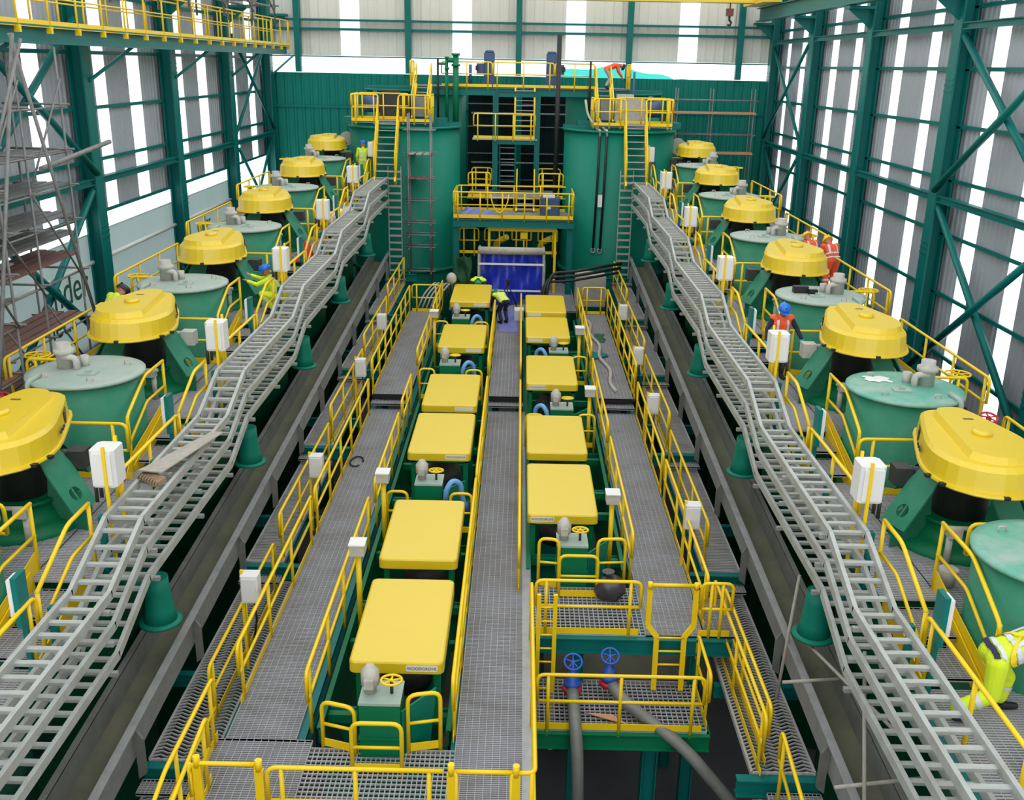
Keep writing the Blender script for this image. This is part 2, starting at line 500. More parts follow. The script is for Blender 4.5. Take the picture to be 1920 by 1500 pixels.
# crane walkway along the top of the left wall
xw = -11.3
cw = thing('crane_walkway', 'high crane walkway with yellow rails along the left wall', 'walkway', (xw, 10, 10.2))
part('runway_beam', MB().hbeam((xw - 0.12, 4, 9.98), (xw - 0.12, 50.5, 9.98), 0.4, 0.42, 0.04), 'teal', cw)
part('deck', MB().box(xw - 0.75, xw + 0.05, 4, 50.5, 10.2, 10.24), 'grate', cw)
part('toe_plate', MB().box(xw + 0.05, xw + 0.075, 4, 50.5, 10.13, 10.29), 'rail', cw)
for dx, nm in ((0.06, 'front'), (-0.75, 'rear')):
    part('top_rail', MB().tube(fillet([(xw+dx, 4, 11.3), (xw+dx, 50.4, 11.3), (xw+dx, 50.4, 10.8)], 0.12), 0.028), 'rail', cw)
    part('mid_rail', MB().tube([(xw+dx, 4, 10.8), (xw+dx, 50.4, 10.8)], 0.022), 'rail', cw)
    pm = post_mesh(1.15, 0.028)
    for k in range(30):
        o = bpy.data.objects.new('post', pm); C.objects.link(o); o.parent = cw
        o.location = (dx, 4.4 + 1.58*k - 10 + (0.8 if dx < 0 and k < 29 else 0), -0.06)
        if dx > 0:
            part('stanchion_bracket', MB().box(xw+0.0, xw+0.12, 4.35 + 1.58*k, 4.45+1.58*k, 10.0, 10.16), 'rail', cw)
for y in COLY:
    part('knee_brace', MB().beam((WL + 0.58, y + 0.05, 8.85), (WL + 1.45, y + 1.3, 9.8), 0.08, 0.08), 'teal', cw)

# overhead crane at the far end
cr = thing('bridge_crane', 'yellow bridge crane spanning the hall at the far end', 'crane', (0, 48.5, 12.4))
part('girder', MB().box(-11.2, 10.9, 48.1, 48.7, 12.38, 13.3).box(-11.2, 10.9, 48.0, 48.8, 12.34, 12.4), 'yellow', cr)
part('end_truck', MB().box(10.4, 11.2, 46.3, 50.5, 12.3, 12.75), 'yellow', cr)
part('hook_block', MB().box(9.2, 9.5, 48.1, 48.4, 11.78, 12.1).cyl((9.35, 48.25, 12.1), (9.35, 48.25, 12.4), 0.03), 'rust', cr)
part('hook', MB().tube([(9.35, 48.25, 11.8), (9.35, 48.25, 11.62), (9.45, 48.25, 11.5), (9.4, 48.25, 11.38), (9.28, 48.25, 11.42)], 0.05), 'black', cr)
solo('runway_beam', MB().hbeam((11.35, 8, 11.98), (11.35, 51, 11.98), 0.4, 0.6, 0.04), 'teal', 'teal crane runway beam on the corbels of the right wall', 'steel beam')['kind'] = 'structure'
# ================================================================== side rows of cells
def holed_plate(mb, o, ux, uy, w, h, cx, cy, r, t):
    """rectangular plate (w along ux, h along uy) with a round hole"""
    o, ux, uy = V(o), V(ux).normalized(), V(uy).normalized(); n = ux.cross(uy) * (t/2)
    K = 24; out = []; inn = []
    for k in range(K):
        a = 2*PI*k/K + PI/4*0
        dx, dy = math.cos(a), math.sin(a)
        tx = ((w - cx) if dx > 0 else cx) / abs(dx) if abs(dx) > 1e-6 else 1e9
        ty = ((h - cy) if dy > 0 else cy) / abs(dy) if abs(dy) > 1e-6 else 1e9
        q = min(tx, ty)
        out.append(o + ux*(cx + dx*q) + uy*(cy + dy*q)); inn.append(o + ux*(cx + dx*r) + uy*(cy + dy*r))
    vs = [p + n for p in out] + [p + n for p in inn] + [p - n for p in out] + [p - n for p in inn]
    fs = []
    for k in range(K):
        l = (k+1) % K
        fs += [(k, l, K+l, K+k), (2*K+l, 2*K+k, 3*K+k, 3*K+l), (K+k, K+l, 3*K+l, 3*K+k), (l, k, 2*K+k, 2*K+l)]
    return mb.add(vs, fs)

GUARD = [(-0.3, 1.36), (-0.12, 1.47), (0.18, 1.5), (0.36, 1.36), (0.62, 0.5), (0.8, -0.15), (0.82, -0.6), (0.7, -1.0), (0.42, -1.3), (0.05, -1.4), (-0.35, -1.32), (-0.68, -1.0), (-0.8, -0.55), (-0.76, -0.1), (-0.55, 0.6)]
def smooth_poly(p, it=2):
    for _ in range(it):
        q = []
        for i in range(len(p)):
            a, b = p[i], p[(i+1) % len(p)]
            q += [(a[0]*.78+b[0]*.22, a[1]*.78+b[1]*.22), (a[0]*.22+b[0]*.78, a[1]*.22+b[1]*.78)]
        p = q
    return p
GP = smooth_poly(GUARD, 1)
def scale_poly(p, k, c=(0, 0)):
    return [(c[0] + (x-c[0])*k, c[1] + (y-c[1])*k) for x, y in p]

CELLN = ['nearest', 'second', 'third', 'fourth', 'fifth', 'farthest']
for s in (-1, 1):
    sd = SIDE[s]
    for i in range(6):
        nm = CELLN[i]
        # ---- froth tank with a round lid
        x, y, z = X(s, 7.6), T(i), LID(i)
        t = thing('froth_tank', f'{nm} round green tank with pale flat lid, {sd} row', 'tank', (x, y, D(i) - 3), group='round lidded tanks of the side rows')
        part('shell', MB().lathe([(0.98, D(i)-3), (0.98, z-0.05)], (x, y, 0), 40), 'tank_dusty', t)
        part('lid', MB().lathe([(0.3, z-0.05), (1.05, z-0.05), (1.05, z), (0.9, z+0.012), (0.02, z+0.02)], (x, y, 0), 40), 'lid_teal' if (s > 0 and i < 2) else 'lid', t)
        vx, vy = x + s*0.42, y + 0.12
        vp = part('vent_pipe', MB().lathe([(0.15, z), (0.15, z+0.3), (0.19, z+0.3), (0.19, z+0.38), (0.13, z+0.4), (0.13, z+0.5)], (vx, vy, 0), 18), 'offwhite', t, 'pale grey vent pipe')
        part('elbow', MB().tube(fillet([(vx - s*0.25, vy-0.1, z), (vx - s*0.25, vy-0.1, z+0.25), (vx, vy-0.1, z+0.25)], 0.1), 0.06).cyl((vx-s*0.3, vy+0.15, z), (vx-s*0.3, vy+0.15, z+0.22), 0.08, n=12), 'offwhite', vp)
        lug = MB()
        for a in (0.6, 2.2, 3.9, 5.2):
            lug.tube([(x+0.75*math.cos(a)-0.06, y+0.75*math.sin(a), z), (x+0.75*math.cos(a)-0.05, y+0.75*math.sin(a), z+0.09), (x+0.75*math.cos(a)+0.05, y+0.75*math.sin(a), z+0.09), (x+0.75*math.cos(a)+0.06, y+0.75*math.sin(a), z)], 0.012, 6)
        part('lifting_lug', lug, 'offwhite', t)
        part('hatch', MB().cbox((x - s*0.15, y - 0.25, z+0.03), (0.32, 0.22, 0.03)).cbox((x - s*0.15, y - 0.25, z+0.07), (0.1, 0.05, 0.06)), 'lid', t)
        part('drain_pipe', MB().tube(fillet([(x + s*0.62, y-0.5, z+0.06), (x + s*0.7, y-0.82, z+0.02), (x + s*0.72, y-0.86, z-1.6)], 0.08), 0.05), 'lid', t)
        # ---- flotation cell with yellow belt guard
        x, y = X(s, 7.55 if i < 5 else 7.7), T(i) + 2.77
        zd = D(i+1); zr = 3.66 + 0.475*i
        t = thing('flotation_cell', f'{nm} flotation cell under a yellow wedge-shaped guard, {sd} row', 'machine', (x, y, ZF), group='flotation cells of the side rows')
        rt_ = 1.62 if i < 5 else 0.72
        part('cell_tank', MB().lathe([(rt_, ZF), (rt_, zd-0.18), (rt_+.08, zd-0.18), (rt_+.08, zd-0.1)], (x, y, 0), 40), 'green', t)
        part('drive_base', MB().lathe([(1.0 if i < 5 else .68, zd-0.1), (1.0 if i < 5 else .68, zd+0.1), (0.72 if i < 5 else .62, zd+0.14), (0.56, zd+0.4), (0.62, zd+0.42), (0.62, zd+0.48)], (x, y, 0), 28), 'green', t)
        part('bearing_housing', MB().lathe([(0.42, zd+0.48), (0.44, zr-0.12), (0.6, zr-0.1), (0.6, zr+0.02)], (x, y, 0), 24), 'dark', t)
        for k, a in enumerate((PI*1.1, PI*1.65, PI*0.6, PI*0.1)):
            if i == 5 and k in (0, 2): continue
            d = V((s*math.cos(a), math.sin(a), 0)); q = V((-d.y, d.x, 0))
            top = V((x, y, zr-0.06)) + d*0.62; bot = V((x, y, zd + 0.38)) + d*1.22
            g = MB(); u = bot - top
            holed_plate(g, top - q*0.27, q, u, 0.54, u.length, 0.27, u.length*0.74, 0.115, 0.03)
            g.plate([top, bot, V((bot.x, bot.y, zd)), V((bot.x - d.x*0.55, bot.y - d.y*0.55, zd)), V((top.x - d.x*0.1, top.y - d.y*0.1, zd+0.5))], q, 0.03)
            part('gusset', g, 'tank_dusty', t)
        mx, my = x - s*0.93, y + (0.15 if i < 5 else -0.65)
        mo = part('motor', MB().cbox((mx, my, zr - 0.28), (0.28, 0.28, 0.3)).cyl((mx+s*0.17, my, zr-0.28), (mx+s*0.5, my, zr-0.28), 0.13), 'dark' if i != 1 else 'offwhite', t, 'dark square drive motor')
        # belt guard
        def ring(k, zz, dz=0):
            return [(x + s*px, y + py, zz) for px, py in scale_poly(GP, k)]
        rs = [ring(1.05, zr), ring(1.06, zr+0.02), ring(1.05, zr+0.05), ring(1.0, zr+0.055), ring(0.965, zr+0.36), ring(0.9, zr+0.425)]
        if s < 0: rs = [list(reversed(r)) for r in rs]
        g = part('belt_guard', MB().rings(rs), 'yellow', t, 'smooth yellow guard tapering to its far end')
        plat = [(x + s*(px*0.8 + 0.08), y + py*0.84) for px, py in GP]
        plat = [(px, py) for px, py in plat if (px - x)*s > -0.22 - 0.2*((py - y) < -0.3)*0 - 0.25*max(0, (y - py))]
        if s < 0: plat = list(reversed(plat))
        cx0 = sum(p[0] for p in plat)/len(plat); cy0 = sum(p[1] for p in plat)/len(plat)
        part('raised_panel', MB().rings([[(a, b, zr+0.42) for a, b in plat], [(cx0+(a-cx0)*0.91, cy0+(b-cy0)*0.95, zr+0.53) for a, b in plat]]), 'yellow', g)
        part('cap', MB().lathe([(0.15, zr+0.52), (0.15, zr+0.58), (0.1, zr+0.6)], (x + s*0.12, y - 0.1, 0), 20), 'yellow', g)
        lb = MB()
        for k in range(6):
            lb.box(x + s*0.2 + 0.028*k - 0.08, x + s*0.2 + 0.028*k - 0.062, y + 0.55, y + 0.62, zr+0.531, zr+0.534)
        part('stencil_mark', lb, 'ink', g)
        fl = MB()
        for k in (len(GP)*12//15, ):
            a = GP[k]
        # plate and slots on the inner face
        for (yy, zz, w, h, mm, nmn) in ((0.25, 0.25, 0.22, 0.16, 'plate', 'name_plate'),):
            xx = -0.685
            part(nmn, MB().beam((x - s*0.55, y + 0.62, zr + 0.22), (x - s*0.43, y + 0.9, zr + 0.22), 0.02, 0.19), 'ink', g, 'dark name plate')
            mk = MB()
            for k in range(5): mk.beam((x - s*(0.755 - 0.018*k), y - 0.02 + 0.075*k, zr + 0.2), (x - s*(0.742 - 0.018*k), y + 0.025 + 0.075*k, zr + 0.2), 0.012, 0.05 + 0.03*(k % 2))
            part('lettering', mk, 'ink', g)
        for (px, py) in ((-0.84, -0.62), (-0.75, -0.95), (-0.02, -1.43)):
            part('lifting_slot', MB().cbox((x + s*px, y + py, zr + 0.03), (0.09, 0.09, 0.045)), 'black', g)
        # feed hatch and valves at the foot of the drive
        part('valve', MB().cyl((x - s*0.5, y-0.95, zd), (x - s*0.5, y-0.95, zd+0.5), 0.05, n=10).cbox((x - s*0.45, y-0.95, zd+0.55), (0.2, 0.16, 0.14)).cyl((x - s*0.6, y-0.95, zd+0.62), (x-s*0.2, y-0.95, zd+0.62), 0.04, n=8), 'offwhite', t, 'pale grey valve and riser')
        # foam drop pipe over the launder
        if i < 6:
            fx, fy = X(s, 5.3), T(i) + 2.2; fz = 0.82 + 0.46*i
            p = thing('froth_pipe', f'{nm} green flared pipe emptying into the launder of the {sd} row', 'pipe', (fx, fy, fz), group='flared froth pipes')
            part('pipe', MB().lathe([(0.27, fz+0.03), (0.23, fz+0.25), (0.19, fz+0.6), (0.18, fz+0.82)], (fx, fy, 0), 24).tube([(fx, fy, fz+0.72), (X(s, 6.1), fy+0.1, fz+0.75)], 0.13, 14), 'tank', p)
            part('flange', MB().lathe([(0.2, fz), (0.34, fz), (0.34, fz+0.045), (0.25, fz+0.06)], (fx, fy, 0), 24), 'tank', p)
        # ---- control box by the aisle rail
        bx_, by_, bz_ = X(s, 5.58), T(i) + (1.7 if i < 5 else 1.2), zd + 1.15
        p = thing('control_box', f'{nm} pale grey control box on yellow posts beside the aisle, {sd} row', 'electrical box', (bx_, by_, zd), group='control boxes along the side aisles')
        w_, d_, h_ = 0.3, 0.42, 0.57
        bb = MB(); xs0 = bx_ - s*0.13; xs1 = bx_ + s*0.24
        a0, a1 = min(xs0, xs1), max(xs0, xs1)
        poly = [(a0, by_-0.16), (a0+0.05, by_-0.21), (a1-0.05, by_-0.21), (a1, by_-0.16), (a1, by_+0.16), (a1-0.05, by_+0.21), (a0+0.05, by_+0.21), (a0, by_+0.16)]
        bb.prism(poly, bz_, bz_+h_)
        part('box', bb, 'white', p)
        part('door', MB().box(a0+0.04, a1-0.04, by_-0.235, by_-0.212, bz_+0.04, bz_+h_-0.04), 'white', p)
        part('post', MB().box(bx_-0.022, bx_+0.022, by_-0.26, by_-0.215, zd-0.2, bz_+h_+0.08), 'rail', p)
        part('post', MB().box(bx_-0.022, bx_+0.022, by_+0.212, by_+0.255, zd-0.2, bz_+h_+0.08), 'rail', p)
        part('cable_gland', MB().cyl((bx_+s*0.2, by_, bz_), (bx_+s*0.2, by_, bz_-0.25), 0.03, n=8).cyl((bx_+s*0.3, by_+0.05, bz_), (bx_+s*0.3, by_+0.05, bz_-0.35), 0.03, n=8), 'dark', p)
        # ---- tilted green field panel
        px, py, pz = X(s, 5.78), T(i) - 0.9, D(i)
        p = thing('field_panel', f'{nm} narrow green instrument panel standing at the aisle rail, {sd} row', 'instrument panel', (px, py, pz), group='green field panels')
        part('panel', MB().box(px-0.035, px+0.035, py-0.13, py+0.13, pz+0.8, pz+1.5), 'teal', p)
        part('front_face', MB().box(px+s*0.036, px+s*0.1, py-0.11, py+0.11, pz+0.95, pz+1.46), 'white', p, 'pale front face')
        part('stand', MB().box(px-0.03, px+0.03, py-0.03, py+0.03, pz-0.1, pz+0.85), 'teal', p)

    # ---- decks, stairs, rails per module
    for i in range(7):
        y0 = T(i-1) + 0.8; y1 = T(i) - 0.75
        z = D(i)
        yb = min(y1, 44.5)
        if i == 0: y0 = 6.5
        nmi = (CELLN + ['topmost'])[i]
        grating('floor_deck', f'{nmi} grey grating aisle deck of the {sd} row', *sorted((X(s, 5.72), X(s, 6.56))), y0, yb, z, 0.05, 0.1, bar=0.026)
        grating('floor_deck', f'{nmi} grey grating deck around the cells of the {sd} row', *sorted((X(s, 6.56), X(s, 9.75))), max(y0-0.4, 6.5), min(y1+1.1, 46), z, 0.05, 0.1, bar=0.026)
        struct('floor_beam', MB().hbeam((X(s, 5.72), y0, z-0.17), (X(s, 5.72), yb, z-0.17), 0.15, 0.26, 0.02).hbeam((X(s, 9.75), y0, z-0.17), (X(s, 9.75), yb, z-0.17), 0.15, 0.26, 0.02), 'teal', f'{nmi} teal edge beams under the {sd} deck')
        if i < 6:
            # steps up to the next level
            st = thing('steps', f'{nmi} short flight of grating steps in the {sd} aisle', 'stairs', (X(s, 6.14), y1, z))
            for k in range(2):
                zt = z + 0.475*(k+1)/3; ya = y1 + 0.03 + 0.75*k
                grating('tread', None, *sorted((X(s, 5.78), X(s, 6.5))), ya, ya+0.76, zt, 0.05, 0.1, parent=st)
                st.children[-1].location = (0, 0, 0)
            for off in (5.76, 6.53):
                part('stringer', MB().beam((X(s, off), y1-0.1, z-0.02), (X(s, off), y1+1.55, z+0.46), 0.02, 0.3), 'rail', st)
            # rail along the tank side of the steps
            xr = X(s, 6.56); yt = T(i)
            rail(f'{nmi} kinked stair rail against the round tank, {sd} row', [(xr, yt-0.9, z), (xr, yt+0.1, z+0.475), (xr, yt+1.1, z+0.475)], ends=(True, False), toe=False, sp=1.6, inset=0.03, group='stair rails at the tanks')
            if True:
                r_ = MB()
                r_.plate([(xr, yt-1.3, z-0.05), (xr, yt-0.9, z-0.1), (xr, yt+1.1, z+0.4), (xr, yt+1.1, z+0.8), (xr, yt-0.9, z+0.32)], (1, 0, 0), 0.014)
                part('kick_plate', r_, 'rail', st)
        # aisle rails on the launder side
        xr = X(s, 5.74); yt = T(i)
        if i < 6:
            rail(f'{nmi} kinked yellow rail down the steps on the launder side, {sd} row', [(xr, yt-0.6, z), (xr, yt+0.45, z+0.475), (xr, yt+1.15, z+0.475)], ends=(False, False), toe=False, sp=1.4, inset=0.02)
        y_a = yt - 3.5; y_b = yt - 0.66
        if i < 6 or True:
            rail(f'{nmi} straight yellow aisle rail on the launder side, {sd} row', [(xr, max(y_a, 6.8), z), (xr, min(y_b, 44), z)], ends=(True, True), toe=False, sp=1.5)
        # short rail across, in front of the tank
        if i > 0:
            ya = yt - 1.22
            rail(f'short yellow cross rail between {nmi} tank and the guard before it, {sd} row', [(X(s, 6.45), ya, z), (X(s, 8.3), ya, z)], sp=1.7, inset=0.25)
        # outer rail
        if i in (0, 1, 2, 3, 4, 5):
            yo = T(i-1) + 1.0
            rail(f'{nmi} outer yellow rail behind the cells of the {sd} row', [(X(s, 9.65), max(yo, 7), z), (X(s, 9.65), yt + 0.2, z)], sp=1.7)
            rail(f'{nmi} low cross rail behind the round lid, {sd} row', [(X(s, 7.0), yt + 1.18, z + 0.475), (X(s, 9.3), yt + 1.18, z+0.475)], sp=1.1, h=1.0, toe=False)
            hx, hy, hz = X(s, 9.35), yt + 1.75, z + 0.475
            hw = thing('handwheel_valve', f'{nmi} yellow handwheel valve behind the tanks of the {sd} row', 'valve', (hx, hy, hz))
            part('stem', MB().cyl((hx, hy, hz), (hx, hy, hz+0.9), 0.04, n=10).lathe([(0.14, hz), (0.14, hz+0.4), (0.08, hz+0.5)], (hx, hy, 0), 14), 'green', hw)
            ring_ = [(hx+0.24*math.cos(a*PI/10), hy+0.24*math.sin(a*PI/10), hz+0.92) for a in range(20)]
            wb = MB().tube(ring_, 0.022, 6, closed=True)
            for k in range(3): wb.beam((hx-0.24*math.cos(k*PI/3), hy-0.24*math.sin(k*PI/3), hz+0.92), (hx+0.24*math.cos(k*PI/3), hy+0.24*math.sin(k*PI/3), hz+0.92), 0.03, 0.02)
            part('handwheel', wb, 'rail', hw)

    # ---- cable trays
    def tray_path(y0, y1):
        pts = [(y0, 2.7)]
        for i in range(6):
            z = 2.7 + 0.475*i
            if T(i)-0.2 < y1: pts.append((T(i)-0.2, z))
            if T(i)+1.1 < y1: pts.append((T(i)+1.1, z+0.475))
        if pts[-1][0] < y1: pts.append((y1, pts[-1][1] + (0 if y1 > T(5)+1.1 or True else 0)))
        return pts
    TP = tray_path(6.6, 41.0)
    def tray_z(y):
        for (a, za), (b, zb) in zip(TP[:-1], TP[1:]):
            if a <= y <= b: return za + (zb-za)*(y-a)/(b-a)
        return TP[-1][1]
    for (o0, o1, dz, nm) in ((4.97, 5.5, 0, 'topmost of three stacked cable ladders'), (4.97, 5.5, -0.47, 'middle one of three stacked cable ladders'), (4.97, 5.5, -0.93, 'lowest of three stacked cable ladders')):
        tr = thing('cable_ladder', f'{nm}, stepping up the {sd} row', 'cable ladder', (X(s, (o0+o1)/2), 6.6, 2.7+dz))
        for off in (o0, o1):
            mb = MB()
            for (a, za), (b, zb) in zip(TP[:-1], TP[1:]):
                mb.beam((X(s, off), a-0.01, za+dz), (X(s, off), b+0.01, zb+dz), 0.06, 0.13)
            part('side_rail', mb, 'tray', tr)
        rm = MB().box(-(o1-o0)/2, (o1-o0)/2, -0.04, 0.04, -0.048, -0.005).mesh('rung'); rm.materials.append(M['tray'])
        rest = MB(); n = 0; y = 6.75
        while y < 40.9:
            z = tray_z(y)
            if n < 95:
                o = bpy.data.objects.new('rung', rm); C.objects.link(o); o.parent = tr
                o.location = (0, y - 6.6, z - 2.7)
            else:
                rest.box(X(s, o0), X(s, o1), y-0.04, y+0.04, z+dz-0.048, z+dz-0.005)
            n += 1; y += 0.3
        part('rungs', rest, 'tray', tr)['kind'] = 'stuff'
    for (o0, o1, nm) in ((4.58, 4.91, 'right-hand' if s < 0 else 'left-hand'),):
        dr = thing('cable_ladder', f'upright cable ladder dropping at the far end of the {sd} trays', 'cable ladder', (X(s, (o0+o1)/2), 41.2, 0.8))
        for off in (o0-0.1, o1+0.1):
            part('side_rail', MB().box(X(s, off)-0.015, X(s, off)+0.015, 41.12, 41.24, 0.7, 5.5), 'tray', dr)
        for k in range(16):
            part('rung', MB().box(X(s, o0-0.1), X(s, o1+0.1), 41.15, 41.19, 0.9+0.29*k, 0.98+0.29*k), 'tray', dr)
    for i in range(6):
        for k, yy in enumerate((T(i)-0.5, T(i)+1.25, T(i)+3.4)):
            z = tray_z(yy)
            if yy < 40.5:
                b = thing('tray_bracket', f'cantilever bracket {["below", "above", "beyond"][k]} the {CELLN[i]} step of the {sd} cable ladders', 'bracket', (X(s, 5.6), yy, z-1.1))
                part('arm', MB().box(X(s, 4.86), X(s, 5.62), yy-0.035, yy+0.035, z-0.13, z-0.07), 'galv', b)
                for dz in (-0.47, -0.93): part('arm', MB().box(X(s, 4.86), X(s, 5.62), yy-0.035, yy+0.035, z+dz-0.13, z+dz-0.07), 'galv', b)
                part('strut', MB().box(X(s, 5.58), X(s, 5.66), yy-0.05, yy+0.05, z-1.1, z-0.02), 'teal', b)

    # ---- launder below the trays
    LZ = lambda y: 0.2 + 0.057*(y - 11)
    l = thing('launder', f'long sloping grey launder with dried slurry under the {sd} cable ladders', 'launder', (X(s, 5.4), 6, 0))
    ya, yb = 6.0, 41.5
    part('inner_wall', MB().beam((X(s, 5.14), ya, LZ(ya)-0.3), (X(s, 5.14), yb, LZ(yb)-0.3), 0.02, 0.6).beam((X(s, 5.09), ya, LZ(ya)), (X(s, 5.09), yb, LZ(yb)), 0.13, 0.025), 'galv', l)
    part('outer_wall', MB().beam((X(s, 5.72), ya, LZ(ya)-0.27), (X(s, 5.72), yb, LZ(yb)-0.27), 0.02, 0.55).beam((X(s, 5.76), ya, LZ(ya)), (X(s, 5.76), yb, LZ(yb)), 0.1, 0.025), 'launder', l)
    part('slurry_bed', MB().beam((X(s, 5.43), ya, LZ(ya)-0.48), (X(s, 5.43), yb, LZ(yb)-0.48), 0.57, 0.1), 'slurry', l)
    for k in range(6):
        y = T(k) + 0.3
        for dy in (0, 2.8):
            part('saddle', MB().plate([(X(s, 5.1), y+dy, LZ(y+dy)-0.05), (X(s, 4.98), y+dy, LZ(y+dy)-0.25), (X(s, 4.98), y+dy, LZ(y+dy)-0.85), (X(s, 5.1), y+dy, LZ(y+dy)-0.95)], (0, 1, 0), 0.06), 'launder', l)

    # ---- low walkways of open-mesh grating
    for i in range(0, 6):
        y0 = T(i-1) + 0.62; y1 = T(i) + 0.42
        z = -0.6 + 0.36*(i-1)
        if i == 0: y0 = 6.5
        x0, x1 = sorted((X(s, 4.1 if i < 2 else 4.32), X(s, 5.06)))
        mb = MB(); n = int((y1-y0)/(0.085 if i < 2 else 0.07))
        for k in range(n+1):
            yy = y0 + (y1-y0)*k/n
            m_ = 8 if i < 2 else 1
            for q in range(m_):
                xa, xb = x0+(x1-x0)*q/m_, x0+(x1-x0)*(q+1)/m_
                dz = 0.03 if i < 2 else 0
                mb.beam((xa, yy+(dz if q % 2 else -dz), z-0.012), (xb, yy+(-dz if q % 2 else dz), z-0.012), 0.02, 0.026)
        for xx in (x0, x1): mb.box(xx-0.02, xx+0.02, y0, y1, z-0.08, z+0.004)
        for yy in (y0, y1): mb.box(x0, x1, yy-0.015, yy+0.015, z-0.08, z+0.004)
        o = part('floor_low_walkway', mb, 'grate_low'); o['kind'] = 'structure'
        o['label'] = f'{CELLN[i]} stretch of low open-mesh walkway beside the {sd} launder'
        struct('floor_beam', MB().hbeam((X(s, 3.85), y1+0.1, z+0.18), (X(s, 5.12), y1+0.1, z+0.18), 0.16, 0.3, 0.03, up=(0, 0, 1)), 'teal', f'{CELLN[i]} teal cross beam at the end of a low walkway, {sd} side')
        g2 = grating('floor_step', f'{CELLN[i]} narrow grating step below the cross beam, {sd} side', *sorted((X(s, 4.3), X(s, 5.1))), y1-0.32, y1-0.02, z+0.16, 0.05, 0.06, 'grate_low')
        struct('floor_beam', MB().hbeam((X(s, 4.36), y0, z-0.2), (X(s, 4.36), y1, z-0.2), 0.12, 0.22, 0.02).hbeam((X(s, 4.0), y0+2.5, z-0.3), (X(s, 5.9), y0+2.5, z-0.3), 0.14, 0.24, 0.02), 'teal', f'{CELLN[i]} teal beams under the low walkway, {sd} side')
        if i == 1:
            if s > 0:
                rail('yellow rail along the nearest low walkway right of the lower valve platform', [(X(s, 4.2), 12.35, z), (X(s, 4.2), 16.5, z)], sp=1.9)
                rail('second yellow rail just outside the one by the nearest low walkway, right side', [(X(s, 4.33), 12.6, z), (X(s, 4.33), 16.2, z)], sp=1.8)
                rail('yellow rail running down to the front from the low walkway, right side', [(X(s, 4.4), 7.5, -1.6), (X(s, 4.4), 12.2, z-0.1)], sp=1.5, toe=False)
            else:
                rail('nearest low yellow rail left of the left walkway', [(X(s, 4.34), 13.3, z), (X(s, 4.34), y1-0.3, z)], sp=1.6)
        if i > 1:
            rail(f'{CELLN[i-1]} yellow rail of the low walkway, {sd} side', [(X(s, 4.34), y0, z), (X(s, 4.34), y1, z)], sp=1.5)
# ================================================================== central walkways and flat-covered cells
XC0, XC1 = -0.78, 0.2
grating('floor_center_walkway', 'near part of the central grating walkway', XC0, XC1, 9.4, 27.0, 0, 0.042, 0.1)
grating('floor_center_walkway', 'far raised part of the central grating walkway', XC0, XC1 - 0.1, 27.3, 38.5, 0.36, 0.06, 0.1)
struct('floor_edge_strip', MB().box(0.2, 0.36, 9.4, 27, -0.06, 0.004), 'galv', 'bolted grey edge strip along the central walkway')
grating('floor_left_walkway', 'near part of the left grating walkway', X(-1, 3.78), X(-1, 2.75), 12.2, 27.0, 0, 0.042, 0.1)
grating('floor_left_walkway', 'far raised part of the left grating walkway', X(-1, 3.75), X(-1, 2.7), 27.3, 37.6, 0.36, 0.06, 0.1)
grating('floor_front_landing', 'front landing grating at the left walkway', X(-1, 3.9), -2.9, 9.4, 12.2, -0.01, 0.045, 0.1)
grating('floor_front_grating', 'open front grating before the nearest feed box', -2.9, -0.78, 9.4, 12.05, -0.02, 0.09, 0.07, 'grate', 0.03, bar=0.018, rod_w=0.016)
grating('floor_right_walkway', 'near part of the right grating walkway', 2.38, 3.42, 15.25, 27.0, 0, 0.042, 0.1)
grating('floor_right_walkway', 'far raised part of the right grating walkway', 2.42, 3.4, 27.3, 37.6, 0.36, 0.06, 0.1)
grating('floor_right_grating', 'open grating before the feed box of the right bank', 0.36, 2.38, 15.25, 16.9, -0.01, 0.1, 0.085, 'grate', 0.03, bar=0.018, rod_w=0.016)
for x0, x1, nm in ((XC0, XC1, 'central'), (X(-1, 3.78), X(-1, 2.75), 'left'), (2.38, 3.42, 'right')):
    grating('floor_step', f'grating step between the two levels of the {nm} walkway', x0, x1, 26.95, 27.28, 0.18, 0.05, 0.1)
    struct('floor_beam', MB().box(x0, x1, 27.28, 27.34, 0.2, 0.34), 'black', f'dark riser of the step in the {nm} walkway')
# supporting beams and posts
for x in (-4.15, -3.1, -0.78, 0.3, 2.4, 3.42):
    struct('floor_beam', MB().hbeam((x, 9.4 if x < 0.5 else 15.2, -0.2), (x, 38.5, -0.2), 0.15, 0.3, 0.02), 'teal', 'long teal beam under the walkways')
for y in (12.3, 18, 23.7, 29.3, 35):
    for x in (-4.1, -0.74, 0.12, 3.4):
        if y < 15 and x > 2: continue
        struct('steel_column', MB().hbeam((x, y, ZF), (x, y, -0.35), 0.2, 0.2, 0.02), 'teal', 'teal post under the walkways')

